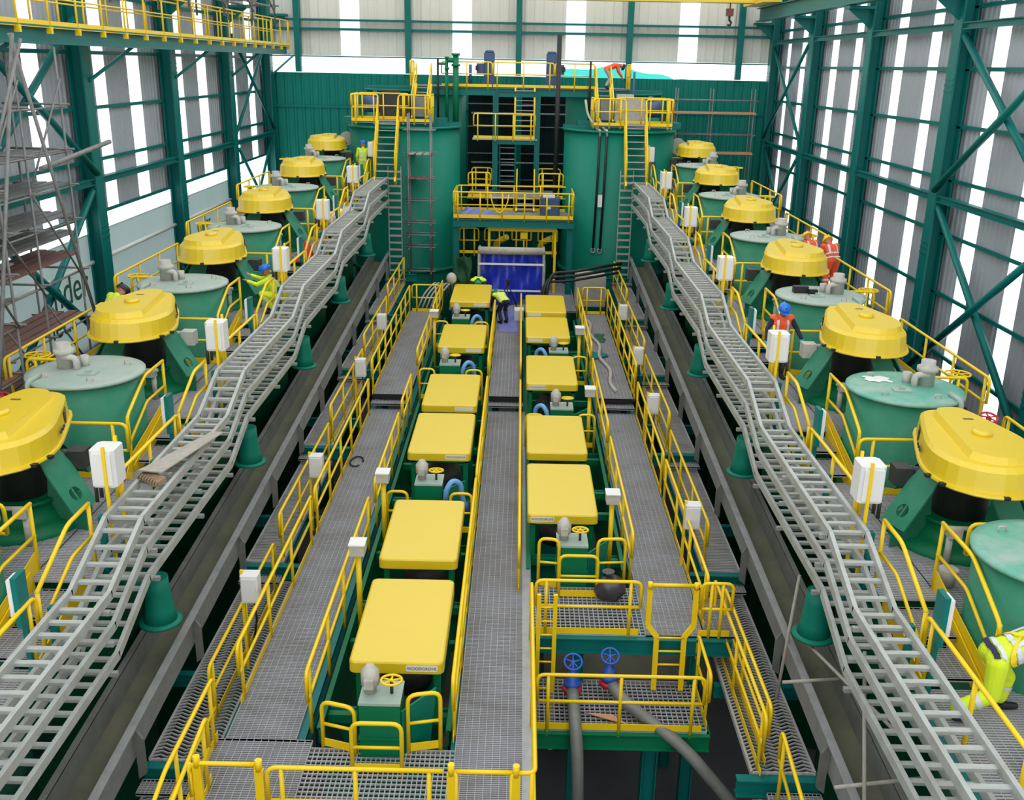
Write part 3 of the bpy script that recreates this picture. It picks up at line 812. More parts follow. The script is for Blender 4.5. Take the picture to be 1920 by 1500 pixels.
# rails of the walkways
def wrail(label, x, y0, y1, z, **k):
    return rail(label, [(x, y0, z), (x, y1, z)], **k)
wrail('long yellow rail on the outer side of the left walkway, near part', -4.17, 13.0, 18.6, 0, sp=1.5)
wrail('yellow rail on the outer side of the left walkway, middle part', -4.17, 18.9, 26.6, 0, sp=1.5)
wrail('yellow rail on the outer side of the left walkway, far part', -4.17, 27.2, 37.4, 0.36, sp=1.5)
wrail('nearest yellow rail between the left walkway and the covered cells', -2.98, 12.35, 18.6, 0, sp=1.6, toe=False)
wrail('second yellow rail between the left walkway and the covered cells', -2.98, 19.4, 23.8, 0, sp=1.6, toe=False)
wrail('third yellow rail between the left walkway and the covered cells', -2.98, 24.4, 26.8, 0.1, sp=1.3, toe=False)
wrail('fourth yellow rail between the left walkway and the covered cells', -2.98, 28.4, 33.2, 0.36, sp=1.6, toe=False)
wrail('fifth yellow rail between the left walkway and the covered cells', -2.98, 34.0, 38.4, 0.36, sp=1.6)
wrail('long yellow rail left of the central walkway, near part', -0.82, 12.2, 19.6, 0, sp=1.6, h=1.1)
wrail('yellow rail left of the central walkway, middle part', -0.82, 19.9, 26.9, 0, sp=1.6, h=1.1)
wrail('yellow rail left of the central walkway, far part', -0.82, 27.4, 35.0, 0.36, sp=1.6, h=1.1)
wrail('yellow rail right of the central walkway, middle part', 0.12, 16.6, 26.8, 0, sp=1.6, h=1.05)
wrail('yellow rail right of the central walkway, far part', 0.12, 27.4, 36.4, 0.36, sp=1.6, h=1.05)
wrail('nearest yellow rail between the right covered cells and the right walkway', 2.3, 17.1, 22.4, 0, sp=1.6, toe=False)
wrail('second yellow rail between the right covered cells and the right walkway', 2.3, 23.0, 28.8, 0.1, sp=1.6, toe=False)
wrail('third yellow rail between the right covered cells and the right walkway', 2.3, 29.4, 37.6, 0.36, sp=1.6, toe=False)
wrail('yellow rail on the outer side of the right walkway, near part', 3.45, 15.5, 21.0, 0, sp=1.5)
wrail('yellow rail on the outer side of the right walkway, middle part', 3.45, 21.3, 26.8, 0, sp=1.5)
wrail('yellow rail on the outer side of the right walkway, far part', 3.45, 27.3, 37.4, 0.36, sp=1.5)
rail('far yellow gate rail closing the end of the left walkway', [(-4.1, 37.5, 0.36), (-3.0, 37.5, 0.36)], sp=0.6)
rail('far yellow gate rail closing the end of the right walkway', [(2.5, 37.6, 0.36), (3.4, 37.6, 0.36)], sp=0.5)
# front railing of the central bank
def gate_post(x, y, z, root):
    part('gate_post', MB().box(x-0.055, x+0.055, y-0.03, y+0.03, z-0.3, z+1.02).cyl((x, y, z+1.0), (x, y, z+1.16), 0.045, n=10), 'rail', root)
fr = rail('front yellow railing across the feed box end of the left bank', [(-3.05, 10.3, 0), (-0.82, 10.3, 0)], sp=1.0, toe=True, ends=(True, False))
gate_post(-3.15, 10.3, 0, fr); gate_post(-0.72, 10.3, 0, fr)
fr = rail('yellow gate bar across the front end of the central walkway', [(-0.66, 10.3, 0), (0.05, 10.3, 0)], toe=False, mid=False, ends=(False, False), sp=5, inset=0.0)
gate_post(0.1, 10.3, 0, fr)
rail('yellow corner rail at the front right of the central walkway', [(0.12, 10.3, 0), (0.34, 10.3, 0), (0.34, 15.2, 0)], sp=2.4, toe=False, ends=(False, True))
fr = rail('yellow gate bar across the front of the left landing', [(-4.05, 10.35, 0), (-3.2, 10.35, 0)], toe=False, mid=False, ends=(True, False), sp=5, inset=0.0)
gate_post(-3.95, 10.35, 0, fr)
rail('yellow rail down the left side of the front landing', [(-4.3, 9.0, -0.3), (-4.3, 10.2, 0), (-4.3, 12.2, 0)], sp=1.3, toe=True)
rail('second yellow rail down the left side of the front landing', [(-4.12, 9.0, -0.3), (-4.12, 11.3, 0)], sp=1.3, toe=True)
# little hoops around the nearest feed box of the left bank
def hoop(label, p, q, h=0.95, z=0.0):
    r = thing('hoop_rail', label, 'railing', (p[0], p[1], z))
    a, b = V((*p, z)), V((*q, z)); u = V((0, 0, h))
    part('hoop', MB().tube(fillet([a - V((0, 0, .15)), a+u, b+u, b - V((0, 0, .15))], 0.14), 0.032), 'rail', r)
    part('cross_bar', MB().tube([a+u*0.5, b+u*0.5], 0.025), 'rail', r)
    part('toe_plate', MB().beam(a+V((0, 0, .06)), b+V((0, 0, .06)), 0.014, 0.13), 'rail', r)
    return r
hoop('yellow hoop rail left of the nearest feed box of the left bank', (-2.72, 12.1), (-2.22, 11.95), 0.75)
hoop('yellow hoop rail in front of the nearest feed box of the left bank', (-2.2, 11.55), (-1.5, 11.55), 0.8)
hoop('yellow hoop rail right of the nearest feed box of the left bank', (-1.46, 12.0), (-1.0, 12.1), 0.95)
hoop('yellow hoop rail left of the nearest feed box of the right bank', (0.5, 16.95), (0.88, 16.9), 1.0)
hoop('yellow hoop rail in front of the nearest feed box of the right bank', (0.88, 16.55), (1.6, 16.55), 0.85)
hoop('yellow hoop rail right of the nearest feed box of the right bank', (1.62, 16.95), (2.15, 17.0), 1.0)

# troughs of the two banks
for nm, x0, x1, y0, y1 in (('left', -2.86, -0.9, 12.45, 37.9), ('right', 0.3, 2.22, 17.55, 37.9)):
    t = thing('cell_bank', f'long green steel trough of the {nm} bank of covered cells', 'tank', ((x0+x1)/2, y0, -2.5))
    part('side_wall', MB().box(x0, x0+0.02, y0, y1, -2.5, 0.02).box(x0-0.03, x0+0.05, y0, y1, 0.0, 0.03), 'green', t)
    part('side_wall', MB().box(x1-0.02, x1, y0, y1, -2.5, 0.02).box(x1-0.05, x1+0.03, y0, y1, 0.0, 0.03), 'green', t)
    part('end_wall', MB().box(x0, x1, y0, y0+0.02, -2.5, -0.25), 'green', t)
    part('trough_floor', MB().box(x0, x1, y0, y1, -2.5, -2.4), 'slurry', t)
    for y in ((18.8, 20.45, 26.9, 29.0, 34.0) if nm == 'left' else (24.2, 25.7, 30.2, 36.8)):
        part('partition', MB().box(x0, x1, y, y+0.03, -2.5, -0.15), 'green', t)

COV = [('left', 0, 12.75, 15.3, 1.0), ('left', 1, 16.0, 18.6, 1.0), ('left', 2, 20.7, 23.4, 1.2), ('left', 3, 24.0, 26.7, 1.2), ('left', 4, 29.1, 31.9, 1.32), ('left', 5, 34.4, 37.4, 1.5),
       ('right', 0, 18.0, 20.7, 1.0), ('right', 1, 21.35, 23.95, 1.0), ('right', 2, 25.8, 28.6, 1.25), ('right', 3, 30.5, 33.2, 1.3), ('right', 4, 33.5, 36.2, 1.4)]
def rrect(x0, x1, y0, y1, r, n=5):
    p = []
    for cx, cy, a0 in ((x1-r, y0+r, -PI/2), (x1-r, y1-r, 0), (x0+r, y1-r, PI/2), (x0+r, y0+r, PI)):
        for k in range(n+1):
            a = a0 + PI/2*k/n
            p.append((cx + r*math.cos(a), cy + r*math.sin(a)))
    return p
for nm, k, y0, y1, zt in COV:
    x0, x1 = (-2.43, -1.0) if nm == 'left' else (0.28, 1.7)
    xc, yc = (x0+x1)/2, (y0+y1)/2
    zb = zt - 0.2
    t = thing('flotation_drive', f'{ORD[k]} flat yellow drive cover from the front in the {nm} bank', 'machine', (xc, yc, -2.3), group='flat-covered flotation drives')
    p0 = rrect(x0, x1, y0, y1, 0.1); p1 = rrect(x0+0.012, x1-0.012, y0+0.012, y1-0.012, 0.1); p2 = rrect(x0+0.035, x1-0.035, y0+0.035, y1-0.035, 0.1)
    cv = part('cover', MB().rings([[(a, b, zb) for a, b in p0], [(a, b, zt-0.035) for a, b in p0], [(a, b, zt-0.01) for a, b in p1], [(a, b, zt) for a, b in p2]]), 'yellow', t, 'flat yellow cover with rounded corners')
    if (nm, k) in (('left', 0), ('left', 2), ('right', 0), ('right', 2)) or k > 2:
        lx = x1 - 0.33 if nm == 'left' else x0 + 0.3
        pl = part('label_plate', MB().prism([(a, b) for a, b in rrect(lx-0.24, lx+0.24, -0.055, 0.055, 0.03)], 0, 0.003), 'plate', cv, local=True)
        pl.location = (lx*0, 0, 0)
        pl.data.transform(Matrix.Translation((-xc, 0, 0)))
        pl.matrix_local = Matrix.Translation((0, y0 - yc - 0.002, zb + 0.095 + 2.3)) @ Matrix.Rotation(PI/2, 4, 'X')
        if k < 3:
            text('WOODGROVE', 0.066, 'ink', cv, (lx - xc, y0 - yc - 0.008, zb + 0.095 + 2.3), (PI/2, 0, 0), 'lettering', 0.001)
    xt0, xt1 = (-2.82, -0.94) if nm == 'left' else (0.34, 2.18)
    for yy in (y0+0.25, y1-0.25):
        fr = MB()
        for xx in (x0+0.12, x1-0.12): fr.box(xx-0.05, xx+0.05, yy-0.05, yy+0.05, -0.2, zb)
        fr.box(x0+0.07, x1-0.07, yy-0.05, yy+0.05, zb-0.12, zb).box(xt0, xt1, yy-0.06, yy+0.06, -0.25, -0.1)
        part('frame', fr, 'green', t)
    part('gearbox', MB().lathe([(0.42, -0.2), (0.42, 0.25), (0.3, 0.3), (0.3, zb-0.12)], (xc, yc, 0), 20), 'dark', t)
    part('motor', MB().lathe([(0.2, 0.05), (0.22, 0.1), (0.22, zb-0.14), (0.15, zb-0.1)], (xc+0.05, yc+0.75, 0), 18), 'offwhite', t)
    part('crowder', MB().plate([(xt0, y0+0.4, -0.1), (xt1, y0+0.4, -0.1), (x1-0.3, y0+0.25, -2.0), (x0+0.3, y0+0.25, -2.0)], (0, 1, 0.1), 0.03), 'tank', t)

# feed boxes with actuator and handwheel
def wheel(parent, c, r, m, tilt=0.0):
    cx, cy, cz = c
    f = lambda a, rr: (cx + rr*math.cos(a), cy + rr*math.sin(a)*math.cos(tilt), cz + rr*math.sin(a)*math.sin(tilt))
    w = MB().tube([f(2*PI*k/20, r) for k in range(20)], r*0.13, 8, closed=True)
    for k in range(5): w.tube([f(0, 0), f(2*PI*k/5 + 0.3, r)], r*0.1, 6)
    w.ball(c, r*0.22, 8, 6)
    return part('handwheel', w, m, parent, 'spoked round handwheel')
FB = [('left', -1.85, 11.87, 0.9, 0), ('left', -1.84, 19.5, 0.95, 1), ('left', -1.95, 27.6, 1.2, 2), ('left', -1.95, 33.0, 1.25, 3), ('right', 1.14, 16.95, 0.85, 0), ('right', 1.22, 24.6, 0.95, 1), ('right', 1.3, 29.5, 1.1, 2)]
for nm, x, y, zt, k in FB:
    t = thing('feed_box', f'{ORD[k]} green feed box with actuator and handwheel from the front in the {nm} bank', 'valve box', (x, y, -0.3), group='feed boxes of the covered banks')
    part('housing', MB().box(x-0.29, x+0.29, y, y+0.55, -0.6, zt-0.04).box(x-0.31, x+0.31, y-0.02, y+0.57, 0.28, 0.31), 'green', t)
    part('top_plate', MB().box(x-0.3, x+0.3, y-0.01, y+0.56, zt-0.04, zt), 'lid', t, 'dusty pale top plate')
    ac = part('actuator', MB().lathe([(0.09, zt), (0.09, zt+0.12), (0.135, zt+0.14), (0.135, zt+0.34), (0.1, zt+0.38), (0.06, zt+0.44)], (x-0.16, y+0.28, 0), 16).cbox((x-0.16, y+0.17, zt+0.22), (0.13, 0.14, 0.14)), 'offwhite', t, 'pale grey actuator head')
    part('spindle', MB().cyl((x+0.15, y+0.25, zt), (x+0.15, y+0.25, zt+0.22), 0.025, n=8), 'dark', t)
    wheel(t, (x+0.15, y+0.25, zt+0.22), 0.15, 'rail', -0.1)
    part('chute', MB().plate([(x+0.3, y+0.1, zt-0.2), (x+0.75, y+0.7, zt-0.2), (x+0.55, y+0.5, -1.2), (x+0.3, y+0.1, -1.2)], (0.6, -0.5, 0), 0.03), 'tank', t)
    if k > 0:
        hz = thing('air_hose', f'pale blue hose looping beside the {ORD[k]} feed box of the {nm} bank', 'hose', (x + 0.45, y, 0))
        sgn = 1 if nm == 'left' else -1
        pts = [(x + sgn*0.35, y - 0.1, zt-0.5), (x + sgn*0.4, y-0.12, zt-0.05), (x + sgn*0.52, y - 0.05, zt+0.12), (x + sgn*0.68, y+0.05, zt+0.02), (x + sgn*0.72, y+0.1, zt-0.35), (x + sgn*0.8, y+0.12, zt-0.6)]
        part('hose', MB().tube(fillet(pts, 0.2, 5), 0.06, 10), 'hose', hz)
        part('coupling', MB().cyl((x+sgn*0.35, y-0.1, zt-0.55), (x+sgn*0.35, y-0.1, zt-0.4), 0.08, n=12).cyl((x+sgn*0.8, y+0.12, zt-0.7), (x+sgn*0.78, y+0.12, zt-0.5), 0.08, n=12), 'blue', hz)
        hoop(f'small yellow hoop rail beside the {ORD[k]} feed box of the {nm} bank', (x + 0.5*sgn, y-0.35), (x + 0.95*sgn, y-0.35), 0.9, zt-0.95)
        hoop(f'small yellow hoop rail on the walkway side of the {ORD[k]} feed box, {nm} bank', (x - 0.85*sgn, y-0.3), (x - 0.42*sgn, y-0.3), 0.9, zt-0.95)
# local control stations standing on yellow posts beside the cells
for k, (x, y, z, zz, nm) in enumerate(((-2.72, 15.6, 0, 1.35, 'first covered cell, left bank'), (-2.72, 18.9, 0, 1.3, 'second covered cell, left bank'), (1.98, 18.2, 0, 1.25, 'first covered cell, right bank'), (1.95, 24.8, 0, 1.3, 'second covered cell, right bank'), (-2.75, 31.8, 0.3, 1.6, 'fifth covered cell, left bank'), (1.95, 30.0, 0.3, 1.6, 'fourth covered cell, right bank'))):
    t = thing('local_station', f'small pale box on a yellow post beside the {nm}', 'electrical box', (x, y, z-0.5))
    part('post', MB().cyl((x, y, z-0.5), (x, y, zz), 0.05, n=10), 'rail', t)
    part('box', MB().cbox((x, y-0.02, zz+0.08), (0.26, 0.3, 0.2)), 'offwhite', t)
    part('cap', MB().cbox((x, y-0.02, zz+0.19), (0.29, 0.33, 0.025)), 'white', t)
# white control boxes at the outer walkway rails
for s, spots in ((-1, ((4.05, 14.9, 0.75, 0.0), (4.0, 20.3, 0.75, 0.0), (4.05, 27.0, 1.0, 0.3), (4.05, 31.5, 1.2, 0.4))), (1, ((3.95, 17.9, 0.85, 0.0), (4.0, 24.6, 0.9, 0.1), (4.05, 28.6, 1.05, 0.3), (4.05, 33.5, 1.2, 0.4)))):
    for k, (off, y, z, zb) in enumerate(spots):
        x = X(s, off)
        t = thing('control_box', f'{ORD[k]} pale grey control box between the {SIDE[s]} walkway and the low walkway', 'electrical box', (x, y, zb-0.6), group='control boxes along the walkway rails')
        part('box', MB().prism(rrect(x-0.15, x+0.15, y-0.13, y+0.13, 0.03, 2), z, z+0.5), 'white', t)
        part('door', MB().box(x-0.12, x+0.12, y-0.15, y-0.132, z+0.04, z+0.46), 'white', t)
        part('post', MB().box(x-0.17, x-0.12, y-0.03, y+0.03, zb-0.6, z+0.56), 'rail', t)
        part('cable', MB().tube([(x+0.05, y, z), (x+0.06, y, z-0.4), (x-0.05, y+0.1, z-0.9)], 0.02, 6), 'black', t)

# right front: ladder, lower valve platform
rail('front yellow railing above the lower valve platform', [(0.42, 15.25, 0), (2.25, 15.25, 0)], sp=1.2)
rail('yellow railing end piece right of the ladder head', [(3.3, 15.25, 0), (3.85, 15.25, 0)], sp=0.5)
struct('floor_beam', MB().hbeam((0.36, 15.2, -0.18), (3.9, 15.2, -0.18), 0.15, 0.3, 0.02), 'teal', 'teal front beam under the right bank platform')
grating('floor_right_grating', 'small grating right of the ladder head', 3.42, 3.95, 15.25, 16.6, 0, 0.05, 0.1)
ld = thing('ladder', 'yellow ladder with flared stiles down to the lower valve platform', 'ladder', (2.75, 15.1, -0.95))
for sx in (-1, 1):
    pts = [(2.78 + sx*0.24, 15.0, -0.95), (2.78 + sx*0.24, 15.05, 0.1), (2.78 + sx*0.4, 15.1, 0.3), (2.78 + sx*0.4, 15.12, 1.0)]
    mb = MB()
    for a, b in zip(pts[:-1], pts[1:]): mb.beam(a, b, 0.09, 0.05, up=(0, 1, 0))
    mb.cyl((2.78 + sx*0.4, 15.12, 1.0), (2.78 + sx*0.4, 15.12, 1.12), 0.045, n=10)
    part('stile', mb, 'rail', ld)
for k in range(4):
    part('rung', MB().cyl((2.54, 15.03, -0.72+0.27*k), (3.02, 15.03, -0.72+0.27*k), 0.02, n=8), 'rail', ld)
part('safety_bar', MB().cyl((2.38, 15.12, 1.07), (3.18, 15.12, 1.07), 0.035, n=10), 'rail', ld)
ld2 = thing('ladder', 'narrow yellow caged ladder beside the central walkway edge', 'ladder', (0.55, 15.0, -2.0))
for x in (0.47, 0.75): part('stile', MB().box(x-0.035, x+0.035, 14.9, 14.96, -2.2, 0.95), 'rail', ld2)
for k in range(11): part('rung', MB().cyl((0.47, 14.93, -2.0+0.27*k), (0.75, 14.93, -2.0+0.27*k), 0.018, n=6), 'rail', ld2)
ZP = -0.98
grating('floor_lower_platform', 'lower valve platform of open grating', 0.42, 3.3, 13.9, 15.3, ZP, 0.1, 0.085, 'grate', 0.03, bar=0.018, rod_w=0.016)
struct('floor_beam', MB().hbeam((0.36, 13.88, ZP-0.2), (3.35, 13.88, ZP-0.2), 0.14, 0.3, 0.02).hbeam((3.3, 13.9, ZP-0.2), (3.3, 15.3, ZP-0.2), 0.14, 0.3, 0.02), 'green', 'bolted green edge beam of the lower valve platform')
rail('yellow front railing of the lower valve platform', [(0.45, 13.88, ZP), (3.2, 13.88, ZP)], sp=1.35)
rail('yellow side railing of the lower valve platform', [(3.3, 13.95, ZP), (3.3, 15.2, ZP)], sp=1.1)
for x, nm in ((1.2, 'left'), (3.3, 'right')):
    struct('steel_column', MB().hbeam((x, 15.3, ZF), (x, 15.3, -0.3), 0.22, 0.22, 0.02), 'teal', f'teal post under the valve platform, {nm} one')
struct('steel_column', MB().hbeam((2.45, 14.4, ZF), (2.45, 14.4, ZP-0.3), 0.26, 0.26, 0.02), 'teal', 'teal post in the dark gap under the lower platform')
solo('vessel', MB().tube([(0.6, 16.15, -1.2), (4.2, 16.25, -1.15)], 0.62, 28), 'slurry', 'dull khaki horizontal vessel behind the blue handwheels', 'vessel')
for k, (x, y, tgt, nm) in enumerate(((1.07, 14.55, [(1.07, 14.55, -0.62), (1.08, 13.95, -0.68), (1.13, 13.55, -1.2), (1.2, 13.3, -3.2)], 'left'), (1.72, 14.75, [(1.72, 14.75, -0.62), (1.95, 14.3, -0.72), (2.9, 13.7, -1.15), (4.6, 13.0, -2.9)], 'right'))):
    t = thing('gate_valve', f'blue gate valve with blue handwheel, {nm} one of the pair on the lower platform', 'valve', (x, y, -0.9))
    part('body', MB().lathe([(0.1, -0.6), (0.15, -0.56), (0.15, -0.5), (0.1, -0.46), (0.1, -0.36), (0.05, -0.34), (0.035, -0.1)], (x, y, 0), 16), 'blue', t)
    part('flange', MB().lathe([(0.11, -0.68), (0.17, -0.68), (0.17, -0.61), (0.11, -0.6)], (x, y, 0), 18), 'red', t)
    wheel(t, (x, y, -0.12), 0.15, 'blue', 0.5)
    solo('slurry_pipe', MB().tube(fillet(tgt, 0.35, 6), 0.105, 16), 'dust' if False else 'launder', f'thick grey pipe running down from the {nm} blue gate valve', 'pipe')
cd = MB().plate([(1.3, 14.3, ZP+0.02), (1.75, 14.25, ZP+0.04), (2.0, 14.0, ZP+0.02), (1.6, 14.12, ZP+0.05)], (0, 0, 1), 0.01)
solo('cardboard_scrap', cd, 'wood_orange', 'torn brown cardboard lying on the lower valve platform', 'cardboard')
# rubbish bag by the right feed box
bg = thing('rubbish_bag', 'dark grey plastic bag slumped right of the nearest feed box of the right bank', 'bag', (1.85, 16.5, 0))
vs = MB().ball((1.85, 16.5, 0.22), 0.28, 18, 12, (1.0, 0.85, 0.85))
for k, p in enumerate(vs.v):
    f = 1 + 0.09*math.sin(p[0]*23+p[2]*17) + 0.06*math.sin(p[1]*31 + k)
    vs.v[k] = (1.85+(p[0]-1.85)*f, 16.5+(p[1]-16.5)*f, max(0.0, 0.22+(p[2]-0.22)*f))
part('sack', vs, 'bag', bg)
part('knot', MB().lathe([(0.03, 0.42), (0.06, 0.5), (0.12, 0.56)], (1.8, 16.52, 0), 10), 'bag', bg)
M['scaf'] = mat('scaffold_tube', (128, 130, 128), 0.5, 0.2, dirt=0.6, dirt_rgb=(96, 90, 84), scale=5)
M['shade'] = mat('darkening_netting', (18, 34, 36), 0.8, spec=0.1)  # near-black colour for the screens that keep the tower gap dark
# ================================================================== far end: tanks, tower, platforms
def stair(label, x0, x1, a, b, n, hand=True, tread_m='grate', str_m='rail', back=False, name='staircase'):
    """straight flight, a=(y,z) foot, b=(y,z) head"""
    (y0, z0), (y1, z1) = a, b
    r = thing(name, label, 'stairs', ((x0+x1)/2, y0, z0))
    for x in (x0, x1):
        part('stringer', MB().beam((x, y0, z0-0.02), (x, y1, z1-0.02), 0.07, 0.3), str_m, r)
        if hand:
            part('handrail', MB().tube(fillet([(x, y0, z0+0.1), (x, y0, z0+1.0), (x, y1, z1+1.0), (x, y1, z1)], 0.12), 0.028), 'rail', r)
            part('mid_rail', MB().tube([(x, y0, z0+0.5), (x, y1, z1+0.5)], 0.022), 'rail', r)
            part('baluster', MB().cyl((x, (y0+y1)/2, (z0+z1)/2), (x, (y0+y1)/2, (z0+z1)/2+1.0), 0.025, n=8), 'rail', r)
    for k in range(n):
        t = (k+0.7)/n; y = y0+(y1-y0)*t; z = z0+(z1-z0)*t
        part('tread', MB().box(x0+0.03, x1-0.03, y-0.12, y+0.12, z-0.03, z), tread_m, r)
    return r

for s in (-1, 1):
    sd = SIDE[s]; x = X(s, 4.6)
    for (y, zt, nm) in ((44.05, 6.95, 'front'), (49.08, 8.3, 'rear, taller')):
        t = thing('storage_tank', f'{nm} big green cylindrical tank at the far end, {sd} side', 'tank', (x, y, ZF))
        part('shell', MB().lathe([(2.35, ZF), (2.35, zt)], (x, y, 0), 64), 'tank', t)
        part('rim', MB().lathe([(2.35, zt-0.02), (2.45, zt-0.02), (2.45, zt+0.06), (2.25, zt+0.06)], (x, y, 0), 64, False, False), 'tank', t)
        part('roof', MB().lathe([(2.34, zt-0.12), (0.05, zt-0.1)], (x, y, 0), 48, False, True), 'dark', t)
        if y < 45:
            part('base_ring', MB().lathe([(2.36, 1.0), (2.48, 1.0), (2.48, 1.12), (2.36, 1.12)], (x, y, 0), 48, False, False), 'tank', t)
        part('roof_beam', MB().beam((x-2.4, y-0.5, zt+0.06), (x+2.4, y-0.5, zt+0.06), 0.2, 0.2).beam((x-2.4, y+0.5, zt+0.06), (x+2.4, y+0.5, zt+0.06), 0.2, 0.2), 'teal', t)
    # landing over the front tank
    zl = 7.22
    xa, xb = sorted((X(s, 3.35), X(s, 6.55)))
    grating('floor_landing', f'grating landing over the front tank on the {sd}', xa, xb, 41.9, 43.7, zl, 0.08, 0.12)
    xi, xo = X(s, 3.35), X(s, 6.55)
    xs0, xs1 = X(s, 4.62), X(s, 5.45)
    rail(f'yellow front railing of the landing over the {sd} front tank, inner piece', [(xi, 41.9, zl), (xs0, 41.9, zl)], sp=0.6)
    rail(f'yellow front railing of the landing over the {sd} front tank, outer piece', [(xs1, 41.9, zl), (xo, 41.9, zl)], sp=0.7)
    rail(f'yellow inner side railing of the landing over the {sd} front tank', [(xi, 41.9, zl), (xi, 43.7, zl)], sp=0.9)
    rail(f'yellow outer side railing of the landing over the {sd} front tank', [(xo, 41.9, zl), (xo, 43.7, zl)], sp=0.9)
    rail(f'yellow rear railing of the landing over the {sd} front tank', [(X(s, 4.4), 43.7, zl), (xo, 43.7, zl)], sp=0.8)
    x0, x1 = sorted((xs0, xs1))
    stair(f'lower yellow flight of stairs to the landing on the {sd}', x0, x1, (40.3, 4.95), (41.85, zl), 9)
    x0, x1 = sorted((X(s, 3.62), X(s, 4.28)))
    stair(f'upper yellow flight of stairs to the top platform on the {sd}', x0, x1, (43.75, zl), (45.9, 8.55), 7)
    # agitator drive on the landing
    ag = thing('agitator_drive', f'grey agitator drive behind the railing over the {sd} front tank', 'machine', (X(s, 5.0), 44.2, 7.0))
    xc = X(s, 5.0)
    part('gearbox', MB().cbox((xc, 44.2, 7.75), (1.3, 0.7, 0.9)).cbox((xc-0.2, 44.2, 8.3), (0.7, 0.5, 0.2)), 'offwhite' if s > 0 else 'dark', ag)
    part('motor', MB().cyl((xc+s*0.6, 44.2, 7.8), (xc+s*1.4, 44.2, 7.8), 0.33).cyl((xc+s*0.9, 44.2, 8.1), (xc+s*0.9, 44.2, 8.35), 0.1, n=10), 'motor', ag)
    part('bedplate', MB().beam((xc-2.2, 43.9, 7.16), (xc+2.2, 43.9, 7.16), 0.25, 0.25).beam((xc-2.2, 44.5, 7.16), (xc+2.2, 44.5, 7.16), 0.25, 0.25), 'teal', ag)
    part('guard', MB().cbox((xc - s*1.0, 44.0, 7.75), (0.5, 0.5, 0.8)), 'launder', ag)
# big grey duct elbow near the top-left cells, similar pipe on the right
for s in (-1, 1):
    xq = X(s, 6.6)
    solo('pipe_elbow', MB().tube(fillet([(xq+s*1.5, 45.6, 6.0), (xq+s*0.75, 45.4, 6.3), (xq+s*0.7, 44.9, 6.3)], 0.4, 6), 0.22, 16).cyl((xq+s*0.7, 44.95, 6.3), (xq+s*0.7, 44.87, 6.3), 0.3), 'offwhite', f'pale grey pipe elbow behind the farthest cell, {SIDE[s]} row', 'pipe')

# top platform
ZT = 8.55
grating('floor_top_platform', 'top platform in front of the end wall', -5.0, 4.8, 46.3, 49.3, ZT, 0.1, 0.15)
struct('floor_beam', MB().hbeam((-5.0, 46.28, ZT-0.2), (4.8, 46.28, ZT-0.2), 0.16, 0.32, 0.02), 'teal', 'teal front beam of the top platform')
rail('yellow front railing of the top platform, left piece', [(-3.6, 46.28, ZT), (-1.35, 46.28, ZT)], sp=1.1)
rail('yellow front railing of the top platform, middle piece', [(-1.3, 46.28, ZT), (1.4, 46.28, ZT)], sp=1.0)
rail('yellow front railing of the top platform, right piece', [(1.45, 46.28, ZT), (3.2, 46.28, ZT)], sp=0.9)
rail('yellow end railing of the top platform beside the left stairs', [(-5.0, 46.3, ZT), (-5.0, 48.0, ZT)], sp=0.8)
rail('yellow end railing of the top platform beside the right stairs', [(4.8, 46.3, ZT), (4.8, 48.0, ZT)], sp=0.8)
for x, nm in ((-1.5, 'left'), (1.3, 'right')):
    m_ = thing('drive_motor', f'{nm} tall blue drive motor standing on the top platform', 'motor', (x, 47.0, ZT))
    part('casing', MB().prism(rrect(x-0.24, x+0.24, 46.75, 47.25, 0.08, 3), ZT+0.15, ZT+1.45), 'motor', m_)
    part('base', MB().cbox((x, 47, ZT+0.08), (0.6, 0.6, 0.16)).cbox((x+(-0.4 if x < 0 else 0.4), 47, ZT+0.75), (0.35, 0.3, 0.5)), 'motor', m_)
    part('fan_cowl', MB().lathe([(0.2, ZT+1.45), (0.2, ZT+1.53), (0.12, ZT+1.56)], (x, 47, 0), 16), 'motor', m_)
    part('terminal_box', MB().cbox((x+(-0.55 if x < 0 else 0.55), 46.85, ZT+0.8), (0.14, 0.2, 0.2)), 'black', m_)
for k, (x, y, z0, z1, r, m_, lb) in enumerate(((-2.95, 46.0, 6.9, 9.9, 0.13, 'green', 'thick green riser pipe left of the top platform'), (-3.35, 46.05, 6.9, 9.75, 0.07, 'green', 'thin green riser pipe beside the thick green one'), (1.52, 44.0, 3.4, 10.75, 0.1, 'black', 'tall black vertical pipe right of the stair tower'), (-3.75, 46.1, 7.0, 9.7, 0.05, 'black', 'dark post at the left end of the top platform'), (3.0, 46.05, 7.0, 9.7, 0.05, 'black', 'dark post near the right stairs of the top platform'), (4.95, 46.1, 7.0, 9.3, 0.05, 'motor', 'dark blue post outside the right end of the top platform'), (-2.35, 46.9, 8.6, 9.5, 0.07, 'motor', 'short dark blue post left of the left drive motor'))):
    mb = MB().cyl((x, y, z0), (x, y, z1), r, n=12)
    if r > 0.06 and m_ == 'green': mb.cyl((x, y, z1-0.5), (x, y, z1-0.4), r*1.5).cyl((x, y, z1-0.05), (x, y, z1+0.05), r*1.4).tube([(x, y, z1-0.25), (x-0.35, y, z1-0.25)], r*0.8)
    solo('riser_pipe', mb, m_, lb, 'pipe')

